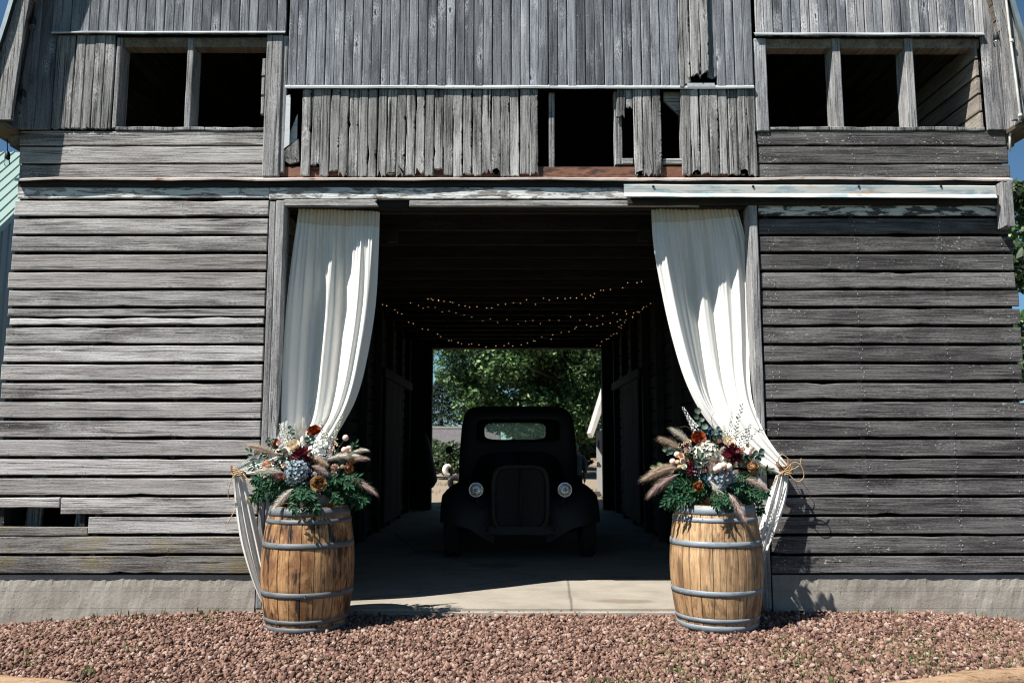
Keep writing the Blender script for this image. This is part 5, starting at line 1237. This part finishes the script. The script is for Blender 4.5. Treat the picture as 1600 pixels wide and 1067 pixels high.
tree(2.0, 27, 9.0, 5.7, 1.9, 'big sunlit maple filling most of the view through the rear doorway', M['leaf'], 120, 110000, .09, name='maple_tree', ry=3.2, seed=1)
tree(5.6, 31, 8.5, 4.2, .7, 'dark shaded tree behind the white shed', M['leafd'], 70, 30000, .13, seed=3)
tree(3.4, 38, 9.5, 5.0, .6, 'dark dense tree behind the big maple', M['leafd'], 80, 30000, .15, seed=5)
# conifer on the left, far
def conifer(x, y, h, r, label):
    g = empty('spruce_tree', (x, y, 0), label, 'tree'); MB().tube([(x, y, -.1), (x, y, h*.95)], [.18, .03], 8).build('trunk', M['bark'], g)
    V = []; n = 17000
    z = rng.random(n)**1.25*h*.95 + .3; a = rng.integers(0, 22, n)*.71 + z*3.1 + rng.normal(size=n)*.12; rad = r*(1-z/h)*rng.random(n)**.6
    tier = .10*np.sin(z*9); p = np.stack([x+rad*np.cos(a), y+rad*np.sin(a), z-rad*.25+tier], 1); out = np.stack([np.cos(a), np.sin(a), -.35+0*a], 1)
    s = rng.uniform(.12, .24, n)[:, None]; t = np.cross(out, rng.normal(size=(n, 3))); t /= np.linalg.norm(t, axis=1)[:, None]
    v = np.stack([p-t*s*.22, p+out*s*.5-t*s*.1, p+out*s, p+t*s*.22], 1); np_mesh('crown', v.reshape(-1, 3), np.arange(n*4).reshape(n, 4), M['needle'], g)
conifer(-4.3, 44, 5.9, 3.0, 'blue green spruce beyond the grey roof')
# bush
def bush(x, y, r, h, label, n=9000, mat=None):
    g = empty('round_bush', (x, y, 0), label, 'bush'); rd = random.Random(int(x*31))
    cl = [(x+rd.uniform(-.7, .7)*r, y+rd.uniform(-.6, .6)*r, h*rd.uniform(.25, .75), r*.42, r*.42, h*.28) for _ in range(14)]
    leaf_cloud('foliage', cl, n, mat or M['leafd'], .07, g); MB().tube([(x, y, -.05), (x, y, h*.5)], [.06, .03], 6).build('stem', M['bark'], g); return g
bush(-2.35, 25.5, .95, 1.45, 'round dark green bush in front of the grey roofed building')
bush(-4.0, 27.0, 1.1, 1.7, 'second round bush left of the grey roofed building entrance')
# grey roofed building
gb = empty('grey_roof_house', (-5.2, 34, 0), 'low pale building with a grey shingle roof beyond the bush', 'building')
M['shingle'] = plain('grey_shingles', (.085, .08, .085), .9, var=.25, nscale=6, bump=.4); M['pwall'] = plain('pale_siding', (.28, .27, .25), .8, var=.08, nscale=2)
MB().box(-9.5, -.9, 34, 40, -.1, 1.0).build('wall', M['pwall'], gb)
m_ = MB(); m_.add([(-9.8, 33.6, .55), (-.6, 33.6, .55), (-.6, 37, 2.15), (-9.8, 37, 2.15), (-9.8, 33.6, .50), (-.6, 33.6, .50), (-.6, 37, 2.10), (-9.8, 37, 2.10), (-9.8, 40.4, .55), (-.6, 40.4, .55)], [(0,1,2,3), (7,6,5,4), (0,4,5,1), (1,5,6,2), (3,2,9,8)])
m_.build('roof', M['shingle'], gb); MB().box(-9.8, -.6, 36.9, 37.1, 2.15, 2.25).build('ridge_cap', M['pwall'], gb)
# white shed at the right, behind
ws_ = empty('white_shed', (2.9, 19.5, 0), 'small white shed with a steep overhanging pale roof at the right of the rear doorway', 'shed')
M['whitew'] = plain('white_siding', (.36, .36, .35), .7, var=.06, nscale=3); M['paler'] = plain('pale_roof_soffit', (.5, .47, .44), .7, var=.12, nscale=5)
xw_ = W(931, 700, 14.7).x
for k in range(9): MB().box(xw_+.02+k*.30, xw_+.31+k*.30, 14.7, 14.75, .0, 1.66+min(1.3, k*.30*1.0)).build('siding_panel', M['whitew'], ws_)
MB().box(xw_+.35, xw_+2.7, 14.76, 16.2, .0, 1.66).build('body', M['whitew'], ws_)
a = W(917, 677, 15.5); b_ = W(941, 600, 15.5)
a = a - Vector((0, 1.1, 0)); b_ = b_ - Vector((0, 1.1, 0))
dv = (b_-a).normalized(); e2 = a + dv*3.0
m_ = MB(); th = Vector((.05, 0, -.12))
m_.add([a, e2, e2+th*2.2, a+th, a+Vector((0, 1.1, 0)), e2+Vector((0, 1.1, 0)), e2+th*2.2+Vector((0, 1.1, 0)), a+th+Vector((0, 1.1, 0))], [(0,1,2,3), (7,6,5,4), (0,4,5,1), (1,5,6,2), (2,6,7,3), (3,7,4,0)])
m_.build('roof', M['paler'], ws_)
MB().tube([W(935, 664, 14.6), W(936, 672, 14.6), W(931, 676, 14.65)], .03, 8).build('lamp', M['hoop'], ws_)
MB().box(xw_+.06, xw_+.09, 14.67, 14.697, 1.20, 1.42).build('vent_slot', M['black'], ws_)
MB().box(xw_-.14, xw_+.03, 14.62, 14.66, .92, .96).build('door_handle', M['twine'], ws_)
MB().box(xw_-.12, xw_+.08, 14.55, 14.7, -.02, .12).build('step', M['bark'], ws_)
# grass strips of the back yard
sp = [(random.uniform(-6, 10), random.gauss(16.5, .8), 40, .35, 1.1) for _ in range(60)] + [(random.uniform(1, 9), random.gauss(13.6, .3), 40, .3, 1) for _ in range(40)] + [(random.uniform(-2.6, -.8), random.gauss(11.1, .25), 26, .2, .7) for _ in range(20)] + [(random.uniform(-7, 0), random.gauss(21.5, .6), 40, .35, 1.4) for _ in range(40)]
blades('yard_grass', sp, M['grass'], .03, .09, label='patchy lawn strips in the yard beyond the barn')

# ------------------------------------------------------------------ person and dog beyond the truck
def skin(name, verts, edges, rad, mat, parent, sub=2):
    me = bpy.data.meshes.new(name); me.from_pydata(verts, edges, []); o = bpy.data.objects.new(name, me); COL.objects.link(o)
    md = o.modifiers.new('skin', 'SKIN'); 
    for i, r in enumerate(rad): me.skin_vertices[0].data[i].radius = (r, r) if not hasattr(r, '__len__') else r
    me.skin_vertices[0].data[0].use_root = True
    sb = o.modifiers.new('sub', 'SUBSURF'); sb.levels = sub; sb.render_levels = sub; me.materials.append(mat); put(o, parent); return o
M['skinc'] = plain('skin', (.42, .22, .15), .6); M['grey_cloth'] = plain('grey_shirt_cloth', (.20, .21, .22), .9, var=.1, nscale=20)
M['jean'] = plain('dark_trousers', (.03, .035, .05), .9); M['greyhair'] = plain('grey_hair', (.40, .39, .37), .8); M['redc'] = plain('red_orange_cloth', (.50, .07, .03), .8)
pp = W(898, 712, 11.6); px0 = pp.x; py0 = 11.6
per = empty('person', (px0, py0, -.02), 'person with grey hair in a grey shirt standing behind the truck, right arm hanging down', 'person')
def PV(x, y, z): return (px0+x, py0+y, z-.02)
s = .80   # stooping slightly, small in frame
skin('body', [PV(0,0,.78), PV(0,0,.92), PV(0,-.01,1.06), PV(0,-.01,1.14), PV(-.15,0,1.07), PV(-.20,0,.86), PV(-.19,-.06,.66), PV(-.19,-.09,.58), PV(.15,0,1.07), PV(.20,.01,.86), PV(.20,-.05,.66), PV(.20,-.08,.58), PV(-.08,0,.70), PV(-.09,-.01,.40), PV(-.09,.02,.06), PV(-.09,-.10,.03), PV(.08,0,.70), PV(.09,-.01,.40), PV(.09,.02,.06), PV(.09,-.10,.03)],
     [(0,1),(1,2),(2,3),(2,4),(4,5),(5,6),(6,7),(2,8),(8,9),(9,10),(10,11),(0,12),(12,13),(13,14),(14,15),(0,16),(16,17),(17,18),(18,19)],
     [(.13,.09),(.12,.085),(.12,.08),.045,.055,.042,.032,.03,.055,.042,.032,.03,.075,.055,.042,.035,.075,.055,.042,.035], M['skinc'], per)
def cloth_tube(nm, pts, rad, mat): return MB().tube(catmull([PV(*p) for p in pts], 14), [float(np.interp(k/14*(len(rad)-1), range(len(rad)), rad)) for k in range(15)], 12).build(nm, mat, per, smooth=True)
m_ = MB(); m_.grid([[PV(w*math.cos(a), dd*math.sin(a)-.01, z) for a in np.linspace(0, 2*math.pi, 21)[:-1]] for z, w, dd in ((.66,.165,.12),(.80,.16,.115),(.95,.17,.12),(1.06,.185,.115),(1.11,.13,.09),(1.13,.06,.06))], closed=True); m_.build('shirt', M['grey_cloth'], per, smooth=True)
cloth_tube('sleeve', [(-.16,0,1.07), (-.21,0,.92), (-.21,-.02,.76)], [.065,.056,.05], M['grey_cloth']); cloth_tube('sleeve', [(.16,0,1.07), (.22,0,.92), (.22,-.02,.72)], [.065,.056,.05], M['grey_cloth'])
cloth_tube('trouser_leg', [(-.07,0,.72), (-.09,-.01,.40), (-.09,.02,.08)], [.10,.075,.065], M['jean']); cloth_tube('trouser_leg', [(.07,0,.72), (.09,-.01,.40), (.09,.02,.08)], [.10,.075,.065], M['jean'])
for sx in (-1, 1):
    MB().tube([PV(sx*.09,.06,.04), PV(sx*.09,-.05,.045), PV(sx*.09,-.13,.03)], [.04,.045,.03], 8).build('shoe', M['black'], per, smooth=True)
    hd = MB(); hx0 = sx*.205
    hd.tube([PV(hx0,-.07,.60), PV(hx0,-.085,.56), PV(hx0,-.09,.525)], [.02,.028,.022], 8)
    for q, (ln) in enumerate((.05, .06, .058, .045)): hd.tube([PV(hx0, -.11+.016*q, .53), PV(hx0-sx*.004, -.115+.016*q, .53-ln*.55), PV(hx0-sx*.012, -.11+.016*q, .53-ln)], [.0085, .008, .006], 6)
    hd.tube([PV(hx0, -.10, .56), PV(hx0-sx*.01, -.125, .54), PV(hx0-sx*.015, -.13, .515)], [.009, .009, .007], 6); hd.build('hand', M['skinc'], per, smooth=True)
m_ = MB(); hc = Vector(PV(.01, -.02, 1.245)); rows = []
for i in range(13):
    ph = math.pi*i/12; row = []
    for j in range(18):
        a = 2*math.pi*j/18; x = .075*math.sin(ph)*math.cos(a); y = .09*math.sin(ph)*math.sin(a); z = .115*math.cos(ph)
        if z < -.03: x *= .85; y *= .9
        if abs(a-4.71) < .2 and -.035 < z < .02: y -= .02
        row.append(hc + Vector((x, y, z)))
    rows.append(row)
m_.grid(rows, closed=True); head = m_.build('head', M['skinc'], per, smooth=True)
for sx in (-1, 1):
    MB().lathe([(0,-.006),(.008,-.004),(.01,0)], hc+Vector((sx*.028,-.083,.012)), 8, 'y').build('eye', M['black'], head)
    MB().lathe([(0,-.008),(.016,-.005),(.018,0)], hc+Vector((sx*.077,0,0)), 8, 'x').build('ear', M['skinc'], head)
MB().box(hc.x-.025, hc.x+.025, hc.y-.083, hc.y-.078, hc.z-.052, hc.z-.046).build('mouth', M['redc'], head)
m_ = MB(); m_.grid([[hc + Vector((.083*math.sin(p_)*math.cos(a), .012+.096*math.sin(p_)*math.sin(a)*(1 if math.sin(a) > 0 else .86), .012+.12*math.cos(p_))) for a in np.linspace(0, 2*math.pi, 19)[:-1]] for p_ in np.linspace(.02, 1.45, 8)], closed=True); m_.build('hair', M['greyhair'], per, smooth=True)
m_ = MB(); q = W(890.5, 700, 11.75); m_.tube([(q.x-.02, 11.75, .0), (q.x-.01, 11.75, .8), (q.x, 11.75, 1.37)], .022, 8); m_.box(q.x-.05, q.x+.03, 11.74, 11.76, 1.05, 1.36)
tag(m_.build('flag_stake', M['redc'], None), 'thin red orange marker stake standing behind the truck next to the person', 'marker')
# dog: black and white, standing side on, mostly behind the left fender
dgx = W(703, 750, 15.6).x; dg = empty('dog', (dgx+.2, 15.6, -.02), 'black and white long haired dog with a raised curled tail walking in the sunny yard', 'dog')
M['fur'] = None
t = NT('black_and_white_fur'); nn = t.noise(t.coords(rand=False), 3.2, 3, .5); nn = t.math('SUBTRACT', nn, .1); nf = t.noise(t.coords((1,1,1), rand=False), 60, 4)
t.link(t.ramp(nn, [(.47, (.012,.012,.013)), (.52, (.55,.53,.5))]), t.b.inputs['Base Color']); t.bump(nf, .8, .01); t.b.inputs['Roughness'].default_value = .9; M['fur'] = t.m
M['wfur'] = plain('white_fur', (.60, .58, .55), .9, bump=.5, nscale=60, var=.1)
D = lambda x, y, z: (dgx+x, 15.6+y, z-.02)
skin('body', [D(.06,0,.46), D(.30,0,.44), D(.52,0,.45), D(.66,0,.58), D(.74,0,.66), D(.88,0,.62),
              D(.02,-.07,.42), D(-.02,-.07,.28), D(.04,-.07,.16), D(.02,-.07,.03), D(-.02,-.07,.02),
              D(.02,.07,.42), D(.05,.07,.28), D(.12,.07,.17), D(.11,.07,.03), D(.07,.07,.02),
              D(.54,-.07,.38), D(.53,-.07,.22), D(.54,-.07,.03), D(.58,-.07,.02), D(.54,.07,.38), D(.60,.07,.22), D(.62,.07,.03), D(.66,.07,.02)],
     [(0,1),(1,2),(2,3),(3,4),(4,5),(0,6),(6,7),(7,8),(8,9),(9,10),(0,11),(11,12),(12,13),(13,14),(14,15),(2,16),(16,17),(17,18),(18,19),(2,20),(20,21),(21,22),(22,23)],
     [.11,.11,.13,.085,.08,.035,.075,.05,.028,.024,.022,.075,.05,.028,.024,.022,.06,.035,.024,.024,.06,.035,.024,.024], M['fur'], dg)
MB().tube(catmull([D(0,0,.50), D(-.10,0,.56), D(-.13,0,.68), D(-.06,0,.76), D(.03,0,.73)], 16), [.03+.05*math.sin(math.pi*min(1, k/16*1.05))**.7 for k in range(17)], 10).build('tail', M['wfur'], dg, smooth=True)
for sy in (-1, 1): MB().tube([D(.70,sy*.05,.72), D(.68,sy*.07,.79), D(.70,sy*.08,.74)], [.03,.022,.008], 6).build('ear', M['fur'], dg, smooth=True)

# ------------------------------------------------------------------ neighbouring shed on the left, trees on the right
def m_ribbed(name, col, rough=.4):
    t = NT(name); t.b.inputs['Roughness'].default_value = rough; t.b.inputs['Base Color'].default_value = (*col, 1); return t.m
M['mint'] = m_ribbed('pale_green_metal_roofing', (.18, .26, .235)); M['slate'] = m_ribbed('slate_blue_metal_siding', (.15, .20, .24))
sh = empty('metal_shed', (-14, 12.5, -.3), 'pale green roofed metal shed with blue grey walls behind the left edge of the barn', 'shed')
xr_ = -11.35; r1 = Vector((xr_, 14.0, 8.9)); r0 = Vector((xr_, 10.2, 5.35)); sl = (r1-r0)
for k in range(34):     # ribbed roof sheets
    xa = xr_ - k*.26; m_ = MB(); u = Vector((0, -sl.z, sl.y)).normalized()
    rows = [[Vector((xa-dx, 0, 0)) + Vector((0, p.y, p.z)) + u*hh for dx, hh in ((0, 0), (.10, 0), (.115, .03), (.145, .03), (.16, 0), (.2595, 0))] for p in (r0, r1)]
    m_.grid(rows); m_.build('roof_sheet', M['mint'], sh)
MB().add([(xr_+.02, r0.y, r0.z-.12), (xr_+.02, r1.y, r1.z-.12), (xr_+.02, r1.y, r1.z+.05), (xr_+.02, r0.y, r0.z+.05), (xr_-.1, r0.y, r0.z-.12), (xr_-.1, r1.y, r1.z-.12)], [(0,1,2,3), (0,4,5,1)]).build('verge_trim', M['mint'], sh)
m_ = MB()
for k in range(30):
    ya = r0.y+.3+k*.25; xw2 = xr_-.25
    zt = lambda y: r0.z-.1 + (sl.z/sl.y)*(min(y, 14)-r0.y)
    m_.add([(xw2, ya, -.4), (xw2, ya+.2, -.4), (xw2+.03, ya+.215, -.4), (xw2, ya+.25, -.4), (xw2, ya, zt(ya)), (xw2, ya+.2, zt(ya+.2)), (xw2+.03, ya+.215, zt(ya+.21)), (xw2, ya+.25, zt(ya+.25))], [(0,1,5,4), (1,2,6,5), (2,3,7,6)])
m_.build('side_wall', M['slate'], sh)
m_ = MB()
for k in range(34):
    xa = xr_-.25-k*.25; yv = r0.y+.3; m_.add([(xa, yv, -.4), (xa-.2, yv, -.4), (xa-.215, yv-.03, -.4), (xa-.25, yv, -.4), (xa, yv, r0.z), (xa-.2, yv, r0.z), (xa-.215, yv-.03, r0.z), (xa-.25, yv, r0.z)], [(0,4,5,1), (1,5,6,2), (2,6,7,3)])
m_.build('front_wall', M['slate'], sh)
MB().tube([(xr_-.1, 9.9, 4.0), (xr_-.3, 11.5, 3.9), (xr_-.2, 13.8, 4.05)], .03, 6).build('cable', M['black'], sh)
tree(14.6, 14.5, 8.6, 3.4, .5, 'dark green tree beyond the right edge of the barn', M['leafd'], 60, 26000, .12, seed=9)
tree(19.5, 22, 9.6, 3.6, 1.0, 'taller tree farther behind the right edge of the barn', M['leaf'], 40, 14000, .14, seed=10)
